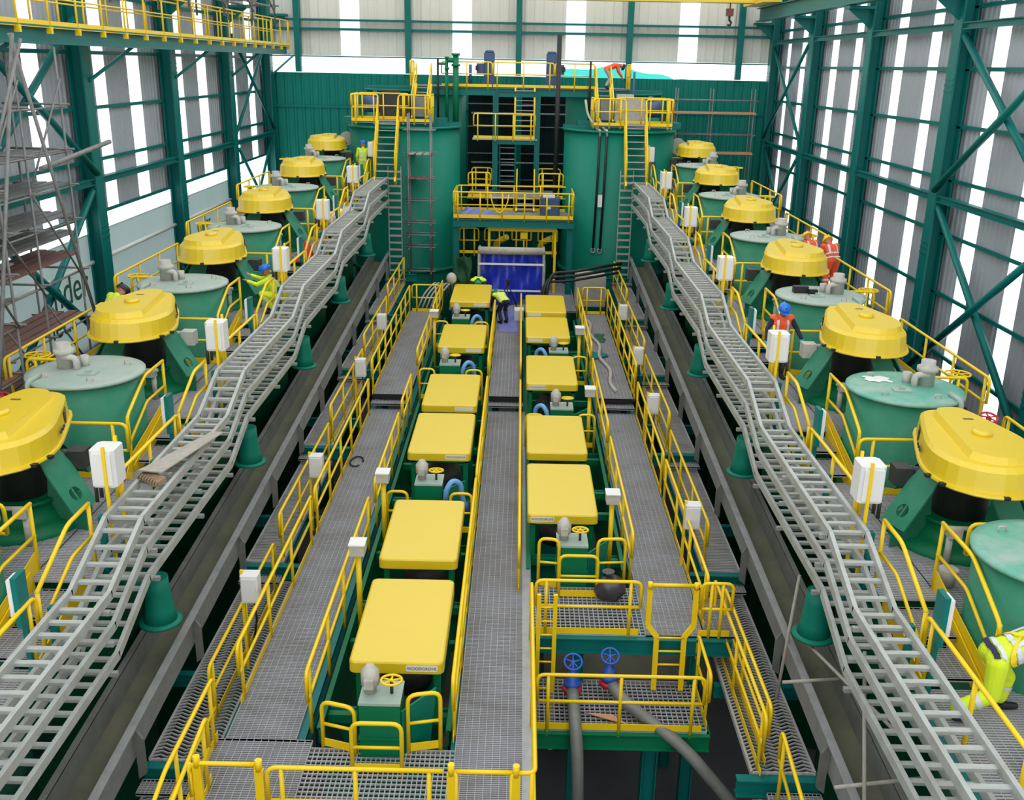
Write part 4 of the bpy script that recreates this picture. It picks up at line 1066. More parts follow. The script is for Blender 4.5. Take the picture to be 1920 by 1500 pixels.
# stair tower between the tanks
tw = thing('stair_tower', 'teal steel stair tower between the big tanks', 'tower', (-0.25, 45.0, 0))
for x in (-1.15, 0.7):
    for y in (45.0, 46.2):
        part('post', MB().hbeam((x, y, 0), (x, y, 8.4), 0.22, 0.22, 0.03), 'teal', tw)
for z in (4.0, 6.3, 8.3):
    part('beam', MB().hbeam((-1.15, 45.0, z), (0.7, 45.0, z), 0.16, 0.24, 0.02), 'teal', tw)
part('landing', MB().box(-2.15, 0.7, 44.9, 46.3, 6.36, 6.42), 'grate', tw)
part('landing', MB().box(-2.3, 1.72, 43.5, 46.3, 3.98, 4.04), 'grate', tw)
for z in (5.2, 7.4):
    part('tie', MB().cyl((-2.3, 47.0, z), (2.0, 47.0, z), 0.04, n=8), 'galv', tw)
rail('yellow landing railing half way up the stair tower', [(-2.1, 44.95, 6.42), (-1.2, 44.9, 6.42), (0.6, 44.9, 6.42)], sp=0.9)
stair('upper flight of the stair tower with grey treads', -0.3, 0.56, (45.15, 6.42), (46.25, 8.5), 10, hand=False)
stair('dark middle flight of the stair tower', -0.95, -0.25, (46.1, 4.04), (45.2, 6.36), 9, hand=False, str_m='teal')
stair('lowest yellow flight at the foot of the stair tower', -0.15, 0.6, (42.9, 3.5), (43.6, 4.3), 4)
rail('low yellow railing left of the stair tower foot', [(-2.25, 43.5, 4.04), (-1.3, 43.5, 4.04)], sp=0.5)
rail('low yellow railing right of the stair tower foot', [(0.8, 43.5, 4.04), (1.85, 43.5, 4.04)], sp=0.5)
rail('rear low yellow railing left of the stair tower', [(-2.2, 45.6, 4.04), (-1.3, 45.6, 4.04)], sp=0.5, toe=False)
rail('rear low yellow railing right of the stair tower', [(0.8, 45.6, 4.04), (1.8, 45.6, 4.04)], sp=0.5, toe=False)

# railed platform in the middle
ZM = 3.5
grating('floor_mid_platform', 'railed platform across the middle of the far end', -2.72, 2.2, 41.0, 43.4, ZM, 0.1, 0.12)
struct('floor_beam', MB().hbeam((-2.75, 40.98, ZM-0.2), (2.25, 40.98, ZM-0.2), 0.16, 0.32, 0.02), 'teal', 'teal front beam of the middle platform')
for x, nm in ((-2.62, 'left'), (2.1, 'right')):
    struct('steel_column', MB().hbeam((x, 41.05, -1), (x, 41.05, ZM-0.3), 0.26, 0.26, 0.02), 'teal', f'{nm} teal post under the middle platform')
rail('yellow front railing of the middle platform', [(-2.72, 40.95, ZM), (2.2, 40.95, ZM)], sp=0.95, toe_h=0.15)
rail('yellow rear railing of the middle platform', [(-2.72, 43.35, ZM), (2.2, 43.35, ZM)], sp=1.2)
rail('yellow left side railing of the middle platform', [(-2.72, 41.0, ZM), (-2.72, 43.3, ZM)], sp=1.2)
rail('yellow right side railing of the middle platform', [(2.2, 41.0, ZM), (2.2, 43.3, ZM)], sp=1.2)
def sheet(x0, x1, y0, y1, z, amp, n=14, seed=1):
    rnd = random.Random(seed); ph = [rnd.random()*6 for _ in range(6)]
    vs = []
    for j in range(n+1):
        for i in range(n+1):
            u, w = i/n, j/n
            edge = min(u, 1-u, w, 1-w)*4
            h = amp*(0.5+0.5*math.sin(u*9+ph[0]+2*math.sin(w*7+ph[1])))*min(1, edge) + amp*0.3*math.sin(w*15+ph[2]+u*5)*min(1, edge)
            vs.append((x0+(x1-x0)*u+0.04*math.sin(w*11+ph[3]), y0+(y1-y0)*w+0.04*math.sin(u*13+ph[4]), z+max(0.005, h)))
    fs = [(j*(n+1)+i, j*(n+1)+i+1, (j+1)*(n+1)+i+1, (j+1)*(n+1)+i) for j in range(n) for i in range(n)]
    return MB().add(vs, fs, True)
solo('tarpaulin', sheet(-2.6, -1.0, 41.2, 42.2, ZM, 0.3, 16, 4), 'tarp_pale', 'crumpled pale blue sheet on the left of the middle platform', 'tarpaulin')
ct = thing('chemical_tank', 'square blue container with a white oval label on the middle platform', 'container', (1.25, 41.7, ZM))
part('body', MB().prism(rrect(0.86, 1.66, 41.35, 42.1, 0.08), ZM+0.02, ZM+0.72), 'motor', ct)
part('lid', MB().prism(rrect(0.84, 1.68, 41.33, 42.12, 0.08), ZM+0.72, ZM+0.8), 'motor', ct)
part('label', MB().add([(1.2+0.1*math.cos(2*PI*k/16), 41.34, ZM+0.42+0.06*math.sin(2*PI*k/16)) for k in range(16)], [tuple(range(16))]), 'plate', ct)
part('white_cap', MB().cbox((1.2, 41.8, ZM+0.86), (0.5, 0.4, 0.1)), 'white', ct)
for k, (x0_, x1_, y_) in enumerate(((-2.45, -0.3, 47.2), (0.0, 2.0, 47.3))):  # dark netting-like screens added to deepen the shade between the big tanks
    sn = thing('darkening_net', f'added dark netting-like screen darkening the gap behind the stair tower, {["left", "right"][k]} one', 'netting', (x0_, y_, 2.0))
    n = 24; vs = []
    for z in (2.0, 8.2):
        for q in range(n+1): vs.append((x0_ + (x1_-x0_)*q/n, y_ + 0.06*math.sin(q*1.7), z))
    vs += [(a, b+0.02, c) for a, b, c in vs]; m_ = 2*(n+1)
    part('net', MB().add(vs, [(q, q+1, n+2+q, n+1+q) for q in range(n)] + [(m_+q+1, m_+q, m_+n+1+q, m_+n+2+q) for q in range(n)], True), 'shade', sn)
    for z in (3.2, 4.4, 5.6, 6.8, 7.8): part('tie_pipe', MB().cyl((x0_-0.05, y_-0.1, z), (x1_+0.05, y_-0.1, z), 0.03, n=6), 'scaf', sn)
ch = thing('safety_chain', 'yellow chain hanging in the opening of the middle platform railing', 'chain', (-0.8, 40.95, ZM))
part('chain', MB().tube([(-1.2+0.75*k/14, 40.9, ZM+1.0-0.75*math.sin(PI*k/14)**0.6) for k in range(15)], 0.03, 6), 'rail', ch)

# pump area under the middle platform
grating('floor_pump_deck', 'grating deck of the pump area under the middle platform', -2.7, 2.3, 38.0, 43.5, 0.36, 0.1, 0.12)
for k, (x, y, z, lb) in enumerate(((-2.1, 41.5, 2.5, 'left'), (-1.05, 41.6, 2.5, 'second'), (0.1, 41.5, 2.55, 'third'), (1.2, 41.6, 2.5, 'right'))):
    rail(f'{lb} yellow railing panel in the shade under the middle platform', [(x-0.4, y, z-0.55), (x+0.4, y, z-0.55)], sp=0.4)
for k, (x, y) in enumerate(((-1.0, 42.2), (0.9, 42.2))):
    p = thing('pump', f'yellow pump under the middle platform, {["left", "right"][k]} one', 'pump', (x, y, 0.36))
    part('volute', MB().tube([(x-0.25, y, 1.1), (x+0.25, y, 1.1)], 0.5, 20), 'yellow', p)
    part('inlet', MB().cyl((x, y-0.6, 1.1), (x, y, 1.1), 0.2), 'yellow', p)
    part('plinth', MB().cbox((x, y, 0.5), (0.9, 0.9, 0.3)), 'green', p)
    part('discharge', MB().tube(fillet([(x, y, 1.4), (x, y, 2.3), (x+0.5, y-0.3, 2.6)], 0.25), 0.13), 'yellow', p)
hz = thing('hoist_frame', 'yellow lifting frame under the middle platform', 'frame', (0.1, 41.3, 0.4))
part('post', MB().box(-1.3, -1.2, 41.2, 41.3, 0.36, 3.1), 'rail', hz); part('post', MB().box(1.45, 1.55, 41.2, 41.3, 0.36, 3.1), 'rail', hz)
part('beam', MB().box(-1.3, 1.55, 41.18, 41.32, 2.95, 3.1), 'rail', hz)
part('trolley', MB().cbox((0.2, 41.25, 2.78), (0.3, 0.2, 0.25)).cyl((0.2, 41.25, 2.7), (0.2, 41.25, 2.1), 0.03), 'rail', hz)

# roller frame with blue tarpaulin
fm = thing('filter_frame', 'grey roller frame hung with a dark blue tarpaulin', 'frame', (-0.3, 38.9, 0.36))
for x in (-1.58, 1.0):
    part('post', MB().box(x-0.04, x+0.04, 38.75, 38.83, 0.36, 2.55), 'galv', fm)
    part('post', MB().box(x-0.04, x+0.04, 40.0, 40.08, 0.36, 2.55), 'galv', fm)
    part('side_rail', MB().box(x-0.04, x+0.04, 38.75, 40.08, 2.46, 2.55), 'galv', fm)
part('roller', MB().tube([(-1.6, 38.85, 2.55), (1.02, 38.85, 2.55)], 0.15, 20), 'dust', fm)
part('cross_bar', MB().box(-1.58, 1.0, 38.74, 38.8, 2.0, 2.07), 'white', fm)
part('cross_bar', MB().box(-1.58, 1.0, 38.70, 38.76, 0.95, 1.01), 'white', fm)
n = 36; vs = []
for j in range(13):
    for i in range(n+1):
        u = i/n; w = j/12
        zb = 0.62 - 0.28*math.sin(PI*min(1, u*1.25))**2 if u < 0.8 else 0.5
        z = 2.42 + (zb - 2.42)*w
        y = 38.95 + 0.05*math.sin(u*26) + (-0.22*w*math.sin(u*PI*1.4)**2) + 0.04*math.sin(w*9+u*14)
        vs.append((-1.5+2.44*u, y, z))
fs = [(j*(n+1)+i, j*(n+1)+i+1, (j+1)*(n+1)+i+1, (j+1)*(n+1)+i) for j in range(12) for i in range(n)]
tb = part('tarpaulin', MB().add(vs, fs, True), 'tarp', None)
tag(tb, 'dark blue tarpaulin sagging from the grey roller frame', 'tarpaulin')
# black hoses right of the frame
for k, (z, y, r) in enumerate(((2.0, 37.4, 0.06), (1.75, 37.75, 0.06), (1.5, 38.1, 0.05))):
    solo('pipe_run', MB().tube(fillet([(4.0, y+0.6, z+0.3), (2.0, y+0.2, z), (1.3-.12*k, y, z), (1.1-.12*k, y-0.3, z-0.5), (1.1-.12*k, y-0.5, 0.4)], 0.25), r, 10), 'black', f'{["upper", "middle", "lower"][k]} black pipe running right from the roller frame', 'pipe')
solo('equipment_crate', MB().cbox((2.9, 39.4, .95), (1.2, 1.0, 1.2)).cbox((2.9, 39.4, 1.58), (1.1, 0.9, 0.06)), 'dust', 'dusty grey crate right of the roller frame', 'crate')
nt_ = sheet(-2.6, -1.9, 0, 1.9, 0, 0.25, 14, 9)
nt_.v = [(x, 39.3 + z*1.2, 0.4 + y*0.95) for x, y, z in nt_.v]
solo('netting', nt_, 'net', 'green netting hanging left of the roller frame', 'netting')
solo('helmet_bag', MB().ball((-2.55, 37.2, 1.75), 0.2, 14, 10, (1, 1, 1.1)), 'offwhite', 'pale round bag hung on the rail at the far left corner', 'bag')

# hoses on the right front tank
tk = (X(1, 4.6), 44.1)
def onshell(x, dz): return (x, tk[1] - math.sqrt(2.46**2 - (x-tk[0])**2) - 0.02, dz)
for k, x in enumerate((3.22, 3.5)):
    solo('hose', MB().tube([onshell(x, 7.0), onshell(x - 0.02, 5.0), onshell(x - 0.08, 2.2)], 0.05, 8), 'black', f'{["left", "right"][k]} black hose hanging down the right front tank', 'hose')
    q = thing('pale_hose', f'{["left", "right"][k]} pale hose curving over the rim of the right front tank', 'hose', (x - 0.2, 42, 7))
    part('hose', MB().tube(fillet([(x-0.6+0.1*k, 42.6, 8.2), (x-0.5+0.1*k, 42.5, 7.6), (x-0.1, 42.1, 7.05), onshell(x, 7.05), onshell(x, 6.8)], 0.3), 0.05, 8), 'offwhite', q)
    q2 = MB().tube([(onshell(x-0.08, 2.1)[0]+0.09*math.cos(a*PI/8), onshell(x-0.08, 2.1)[1], 2.1+0.1*math.sin(a*PI/8)) for a in range(16)], 0.03, 6, closed=True)
    solo('hose_end', q2, 'galv', f'{["left", "right"][k]} ring end of a black hose on the right front tank', 'hose')
solo('tag_plate', MB().box(3.24, 3.42, 41.68, 41.7, 3.95, 4.45), 'white', 'white tag between the black hoses of the right front tank', 'sign')

# scaffolds
def scaffold(label, xs, ys, z0, z1, ledz, boards=(), m='scaf', r=0.03, diag=True, bm='wood', name='scaffold_tower'):
    t = thing(name, label, 'scaffolding', (xs[0], ys[0], z0))
    for x in xs:
        for y in ys:
            part('standard', MB().cyl((x, y, z0), (x, y, z1), r, n=8), m, t)
    for z in ledz:
        for x in xs: part('ledger', MB().cyl((x, ys[0]-0.2, z), (x, ys[-1]+0.2, z), r*0.9, n=6), m, t)
        for y in ys: part('transom', MB().cyl((xs[0]-0.2, y, z+0.06), (xs[-1]+0.2, y, z+0.06), r*0.9, n=6), m, t)
    if diag:
        for k in range(len(ys)-1):
            z = z0 + (z1-z0)*0.15
            while z < z1 - 1.5:
                a, b = (ys[k], ys[k+1]) if int(z*2) % 2 else (ys[k+1], ys[k])
                part('brace', MB().cyl((xs[-1]+0.05, a, z), (xs[-1]+0.05, b, min(z1, z+2.2)), r*0.85, n=6), m, t)
                z += 2.4
    for bd in boards:
        z, wm = bd[0], (bd[1] if len(bd) > 1 else bm)
        nb = max(2, int((xs[-1]-xs[0])/0.24))
        for k in range(nb):
            xx = xs[0] + (xs[-1]-xs[0])*(k+0.5)/nb
            part('board', MB().box(xx-0.105, xx+0.105, ys[0]-0.15-0.1*(k % 2), ys[-1]+0.15+0.12*((k+1) % 2), z, z+0.04), wm, t)
    return t
scaffold('slim scaffold tower standing against the left front tank', (-4.55, -3.65), (40.9, 41.5), 0.5, 7.6, (1.2, 2.2, 2.7, 3.2, 4.1, 5.0, 6.0, 6.9), ((5.05, 'wood_red'), (6.02, 'dust')), diag=False)
scaffold('scaffold with orange boards in the far right corner', (7.5, 9.2, 11.2), (49.8, 50.6), 3, 8.6, (5.5, 6.4, 7.4, 8.0), (), diag=False)
for z, nm in ((7.43, 'upper'), (5.55, 'lower')):
    solo('scaffold_board', MB().box(7.2, 11.3, 49.75, 50.2, z, z+0.1), 'wood_orange', f'{nm} long orange board on the far right scaffold', 'board')
scaffold('tall scaffold along the left wall, part nearest the column', (-11.75, -10.6), (19.6, 21.6, 23.6), -5, 9.7, (-2, -0.5, 1, 2.2, 3.4, 4.6, 5.8, 6.6, 7.4, 8.4), ((2.4, 'wood_red'), (3.5, 'wood_red'), (5.0, 'wood_red'), (5.5, 'scaf'), (5.95, 'scaf'), (6.65, 'scaf'), (7.4, 'scaf')), r=0.028)
scaffold('tall scaffold along the left wall, part at the edge of view', (-11.75, -9.9), (15.4, 17.2, 18.9), -5, 9.7, (-2, -0.8, 0.4, 1.4, 2.4, 3.4, 4.4, 5.4, 6.2, 7.0, 7.8, 8.6), ((1.5, 'wood_red'), (3.4, 'wood_red'), (4.4, 'wood_red'), (4.9, 'scaf'), (5.6, 'scaf'), (6.3, 'scaf'), (7.1, 'scaf')), r=0.028)
for k, (a, b, r) in enumerate((((-9.75, 20.0, 9.9), (-9.7, 17.2, 2.6), 0.04), ((-9.9, 20.2, 9.9), (-9.95, 23.0, 2.8), 0.04), ((-9.65, 20.1, 9.8), (-9.6, 18.6, 8.0), 0.035), ((-10.3, 21.6, 7.2), (-10.3, 25.4, 7.5), 0.06))):
    solo('scaffold_pole', MB().cyl(a, b, r, n=8), 'scaf', f'{["long pale pole leaning toward the viewer", "long pale pole leaning away from the viewer", "short pale pole near the crane walkway", "pale pole sticking out level"][k]} at the left scaffold', 'pole')
scaffold('scaffold of tubes and boards above the crane walkway', (-11.9, -10.9), (30.5, 34.5, 38.5, 42.5, 46.3), 11.0, 13.4, (11.7, 12.3, 12.9), ((12.35, 'scaf'),), r=0.04)
# outside, seen through the gap
mb = MB(); vs = []
for k in range(25):
    u = k/24; x = 1.4 + 8.2*u
    h = 0.75*math.sin(PI*min(1, u*1.15+0.08))**0.7 + 0.1*math.sin(u*19) if u < 0.8 else 0.75*(1-u)*3.2*0.5+0.05
    vs += [(x, 53.0, 8.2), (x, 53.6, 8.75+max(0.05, h)), (x, 55.5, 8.75+max(0.05, h)*0.8), (x, 56.2, 8.2)]
fs = [(4*k+j, 4*k+j+1, 4*k+j+5, 4*k+j+4) for k in range(24) for j in range(3)]
solo('outside_tarpaulin', mb.add(vs, fs, True), 'cyan', 'turquoise tarpaulin heap outside, seen through the gap above the green sheeting', 'tarpaulin')
# ================================================================== loose things
def crumple(mb, a=0.03, seed=3):
    r = random.Random(seed)
    mb.v = [(x+r.uniform(-a, a), y+r.uniform(-a, a), z+r.uniform(-a*0.6, a*0.6)) for x, y, z in mb.v]
    return mb
# sheet and broken board on the left trays
z_ = 2.7 + 0.475
sh = MB().plate([(-5.95, 14.4, z_+0.14), (-5.5, 14.2, z_+0.2), (-5.1, 16.1, z_+0.16), (-5.35, 16.3, z_+0.1)], (0, 0, 1), 0.02)
solo('plywood_sheet', sh, 'dust', 'dirty pale sheet lying across the left cable ladders', 'board')
bd = MB().plate([(-5.95, 14.35, z_+0.02), (-5.5, 14.0, z_+0.08), (-5.42, 14.14, z_+0.12), (-5.9, 14.55, z_+0.06)], (0, 0, 1), 0.08)
for k in range(8): bd.cbox((-5.9+0.055*k, 14.28-0.04*k, z_+0.1), (0.02, 0.12, 0.05))
solo('broken_board', bd, 'wood', 'broken brown board with splintered teeth on the left cable ladders', 'board')
# small leaning poles over the right launder
for k, (a, b) in enumerate((((4.75, 14.6, 1.6), (4.5, 14.3, -0.9)), ((4.72, 14.3, 0.7), (5.35, 11.4, 0.9)), ((4.9, 11.9, 1.9), (4.72, 10.7, 0.25)), ((4.4, 11.0, 0.35), (5.6, 11.1, 0.45)), ((4.3, 13.4, 0.35), (5.2, 13.45, 0.4)))):
    solo('scaffold_tube', MB().cyl(a, b, 0.028, n=8), 'dust', f'{["upright grey scaffold tube at the first crossing", "long grey scaffold tube slanting toward the trays", "upright grey scaffold tube at the second crossing", "short level scaffold tube at the second crossing", "short level scaffold tube at the first crossing"][k]} of the right launder', 'pole')
# centre walkway, far end
solo('floor_sheet', sheet(-0.7, 0.0, 34.6, 37.9, 0.365, 0.03, 10, 2), 'tarp_pale', 'dusty blue sheet spread on the far end of the central walkway', 'tarpaulin')
solo('carton', MB().box(-0.12, 0.22, 36.3, 36.9, 0.37, 0.75), 'white', 'white box on the far end of the central walkway', 'box')
tp = thing('survey_tripod', 'black survey tripod standing on the far central walkway', 'tripod', (-0.4, 37.4, 0.36))
for k in range(3):
    a = 2*PI*k/3 + 0.5
    part('leg', MB().cyl((-0.4+0.5*math.cos(a), 37.4+0.5*math.sin(a), 0.37), (-0.4, 37.4, 1.6), 0.025, n=6), 'black', tp)
part('head', MB().cbox((-0.4, 37.4, 1.65), (0.16, 0.16, 0.12)), 'black', tp)
# right walkway
rp = [(2.6+0.28*math.sin(k*0.9)*0.3+0.018*k, 36.6-0.42*k, 0.40) for k in range(22)]
solo('rope', MB().tube(rp, 0.06, 8), 'dust', 'dusty pale rope lying along the far right walkway', 'rope')
solo('steel_plate', MB().plate([(2.5, 32.1, 0.4), (3.0, 31.9, 0.4), (3.05, 31.6, 0.42), (2.5, 31.2, 0.4)], (0, 0, 1), 0.02), 'teal', 'dark green plate lying on the far right walkway', 'plate')
solo('cloth_rag', sheet(2.75, 3.1, 33.4, 34.6, 0.365, 0.08, 8, 8), 'net', 'dark green rag on the far right walkway', 'cloth')
solo('cable_loop', MB().tube([(-3.95+0.16*math.cos(a*PI/7), 22.9+0.32*math.sin(a*PI/7), 0.04) for a in range(13)], 0.022, 6), 'black', 'loop of black cable lying on the left walkway', 'cable')
# left aisle clutter
rt = thing('red_holdall', 'red folded bag standing in the left aisle by the fourth control box', 'bag', (-6.45, 29.7, D(3)))
part('body', MB().rings([[(-6.75, 29.5, D(3)+0.48), (-6.2, 29.5, D(3)+0.48), (-6.2, 29.95, D(3)+0.48), (-6.75, 29.95, D(3)+0.48)], [(-6.6, 29.65, D(3)+0.8), (-6.35, 29.65, D(3)+0.8), (-6.35, 29.8, D(3)+1.0), (-6.6, 29.8, D(3)+1.0)]]), 'red', rt)
part('strap', MB().tube([(-6.6, 29.7, D(3)+0.8), (-6.5, 29.7, D(3)+1.15), (-6.4, 29.7, D(3)+0.8)], 0.02, 6), 'red', rt)
for k in range(3):
    solo('sack', crumple(MB().ball((-6.4+0.15*k, 34.0+0.7*k, D(4)+0.65), 0.26, 14, 10, (1, 1, 0.9)), 0.02, k), 'white', f'{["nearest", "middle", "farthest"][k]} white sack in the far left aisle', 'sack')
for s in (-1, 1):
    for i in (1, 2):
        x, y, z = X(s, 9.0), T(i) - 0.5, LID(i) - 0.6
        v = thing('red_valve', f'small red-wheeled valve behind the {CELLN[i]} round tank, {SIDE[s]} row', 'valve', (x, y, D(i)))
        part('stem', MB().cyl((x, y, D(i)), (x, y, z+0.2), 0.05, n=10), 'rust', v)
        wheel(v, (x, y, z+0.22), 0.15, 'red', 0.3)
solo('white_cup', MB().lathe([(0.1, D(1)+0.0), (0.14, D(1)+0.28)], (X(1, 6.8), 13.0, 0), 14), 'offwhite', 'pale bucket by the foot of the nearest right drive', 'bucket')
bk = thing('tool_bucket', 'white bucket with red tape at the lower right corner', 'bucket', (6.1, 9.4, D(0)))
part('pail', MB().lathe([(0.17, D(0)), (0.21, D(0)+0.42), (0.19, D(0)+0.42), (0.15, D(0)+0.05)], (6.1, 9.4, 0), 20), 'white', bk)
part('band', MB().lathe([(0.2, D(0)+0.26), (0.207, D(0)+0.33)], (6.1, 9.4, 0), 20, False, False), 'red', bk)
solo('rag_paper', sheet(X(1, 7.0), X(1, 7.45), T(1)+0.25, T(1)+0.6, LID(1)+0.02, 0.03, 6, 5), 'white', 'white paper lying on the nearest right lid with teal paint', 'paper')
db = thing('drill_case', 'black power tool lying on the third round lid, right row', 'tool', (X(1, 7.2), T(2)+0.1, LID(2)))
part('case', MB().cbox((X(1, 7.15), T(2)+0.15, LID(2)+0.1), (0.34, 0.2, 0.16)), 'black', db)
part('handle', MB().cbox((X(1, 7.4), T(2)-0.05, LID(2)+0.08), (0.2, 0.12, 0.12)), 'black', db)
# striped tangle of hoses past the left gate
for k in range(5):
    solo('hose_bundle', MB().tube(fillet([(-3.9+0.16*k, 37.8, 0.42), (-3.7+0.16*k, 38.2, 0.9), (-3.3+0.16*k, 38.7, 1.3), (-3.1+0.12*k, 39.2, 0.6)], 0.2), 0.035, 8), 'dust', f'{["leftmost", "second", "middle", "fourth", "rightmost"][k]} dusty hose of the bundle past the left gate', 'hose')
# ================================================================== people
import numpy as np
def seg_dist(P, a, b, ra, rb):
    a, b = np.array(a), np.array(b); ab = b - a
    t = np.clip(((P - a) @ ab) / max(1e-9, ab @ ab), 0, 1)
    return np.linalg.norm(P - (a + t[:, None]*ab), axis=1) - (ra + (rb-ra)*t), t
STAND = dict(pelvis=(0, 0, .95), chest=(0, .01, 1.28), neck=(0, 0, 1.47), head=(0, .03, 1.61),
             shL=(-.19, 0, 1.41), elL=(-.27, .02, 1.14), wrL=(-.27, .14, .92), haL=(-.26, .19, .85), shR=(.19, 0, 1.41), elR=(.27, .02, 1.14), wrR=(.27, .14, .92), haR=(.26, .19, .85),
             hiL=(-.095, 0, .92), knL=(-.11, .03, .5), anL=(-.11, -.02, .09), toL=(-.13, .17, .045), hiR=(.095, 0, .92), knR=(.11, .03, .5), anR=(.11, -.02, .09), toR=(.13, .17, .045))
BEND = dict(STAND, pelvis=(0, -.12, .86), chest=(0, .22, 1.0), neck=(0, .4, 1.03), head=(0, .54, .98), shL=(-.19, .34, 1.02), elL=(-.24, .42, .75), wrL=(-.2, .56, .55), haL=(-.18, .6, .47), shR=(.19, .34, 1.02), elR=(.24, .42, .75), wrR=(.2, .56, .55), haR=(.18, .6, .47),
            hiL=(-.095, -.12, .83), knL=(-.12, .06, .47), anL=(-.12, -.1, .09), toL=(-.13, .1, .045), hiR=(.095, -.12, .83), knR=(.12, .06, .47), anR=(.12, -.1, .09), toR=(.13, .1, .045))
LUNGE = dict(BEND, pelvis=(0, -.1, .78), chest=(0, .27, .93), neck=(0, .46, .93), head=(0, .6, .88), shL=(-.19, .4, .93), elL=(-.22, .5, .66), wrL=(-.16, .62, .44), haL=(-.14, .66, .36), shR=(.19, .4, .93), elR=(.22, .5, .66), wrR=(.16, .62, .44), haR=(.14, .66, .36),
             hiL=(-.1, -.1, .75), knL=(-.14, .16, .42), anL=(-.13, .12, .09), toL=(-.13, .31, .045), hiR=(.1, -.1, .75), knR=(.14, -.12, .36), anR=(.13, -.46, .11), toR=(.13, -.3, .045))
SQUAT = dict(STAND, pelvis=(0, -.16, .42), chest=(0, .02, .72), neck=(0, .1, .9), head=(0, .16, 1.03), shL=(-.19, .1, .84), elL=(-.24, .34, .74), wrL=(-.17, .56, .8), haL=(-.15, .63, .83), shR=(.19, .1, .84), elR=(.24, .34, .78), wrR=(.17, .56, .88), haR=(.15, .63, .92),
             hiL=(-.1, -.14, .4), knL=(-.18, .24, .5), anL=(-.14, .02, .1), toL=(-.16, .2, .045), hiR=(.1, -.14, .4), knR=(.18, .24, .5), anR=(.14, .02, .1), toR=(.16, .2, .045))

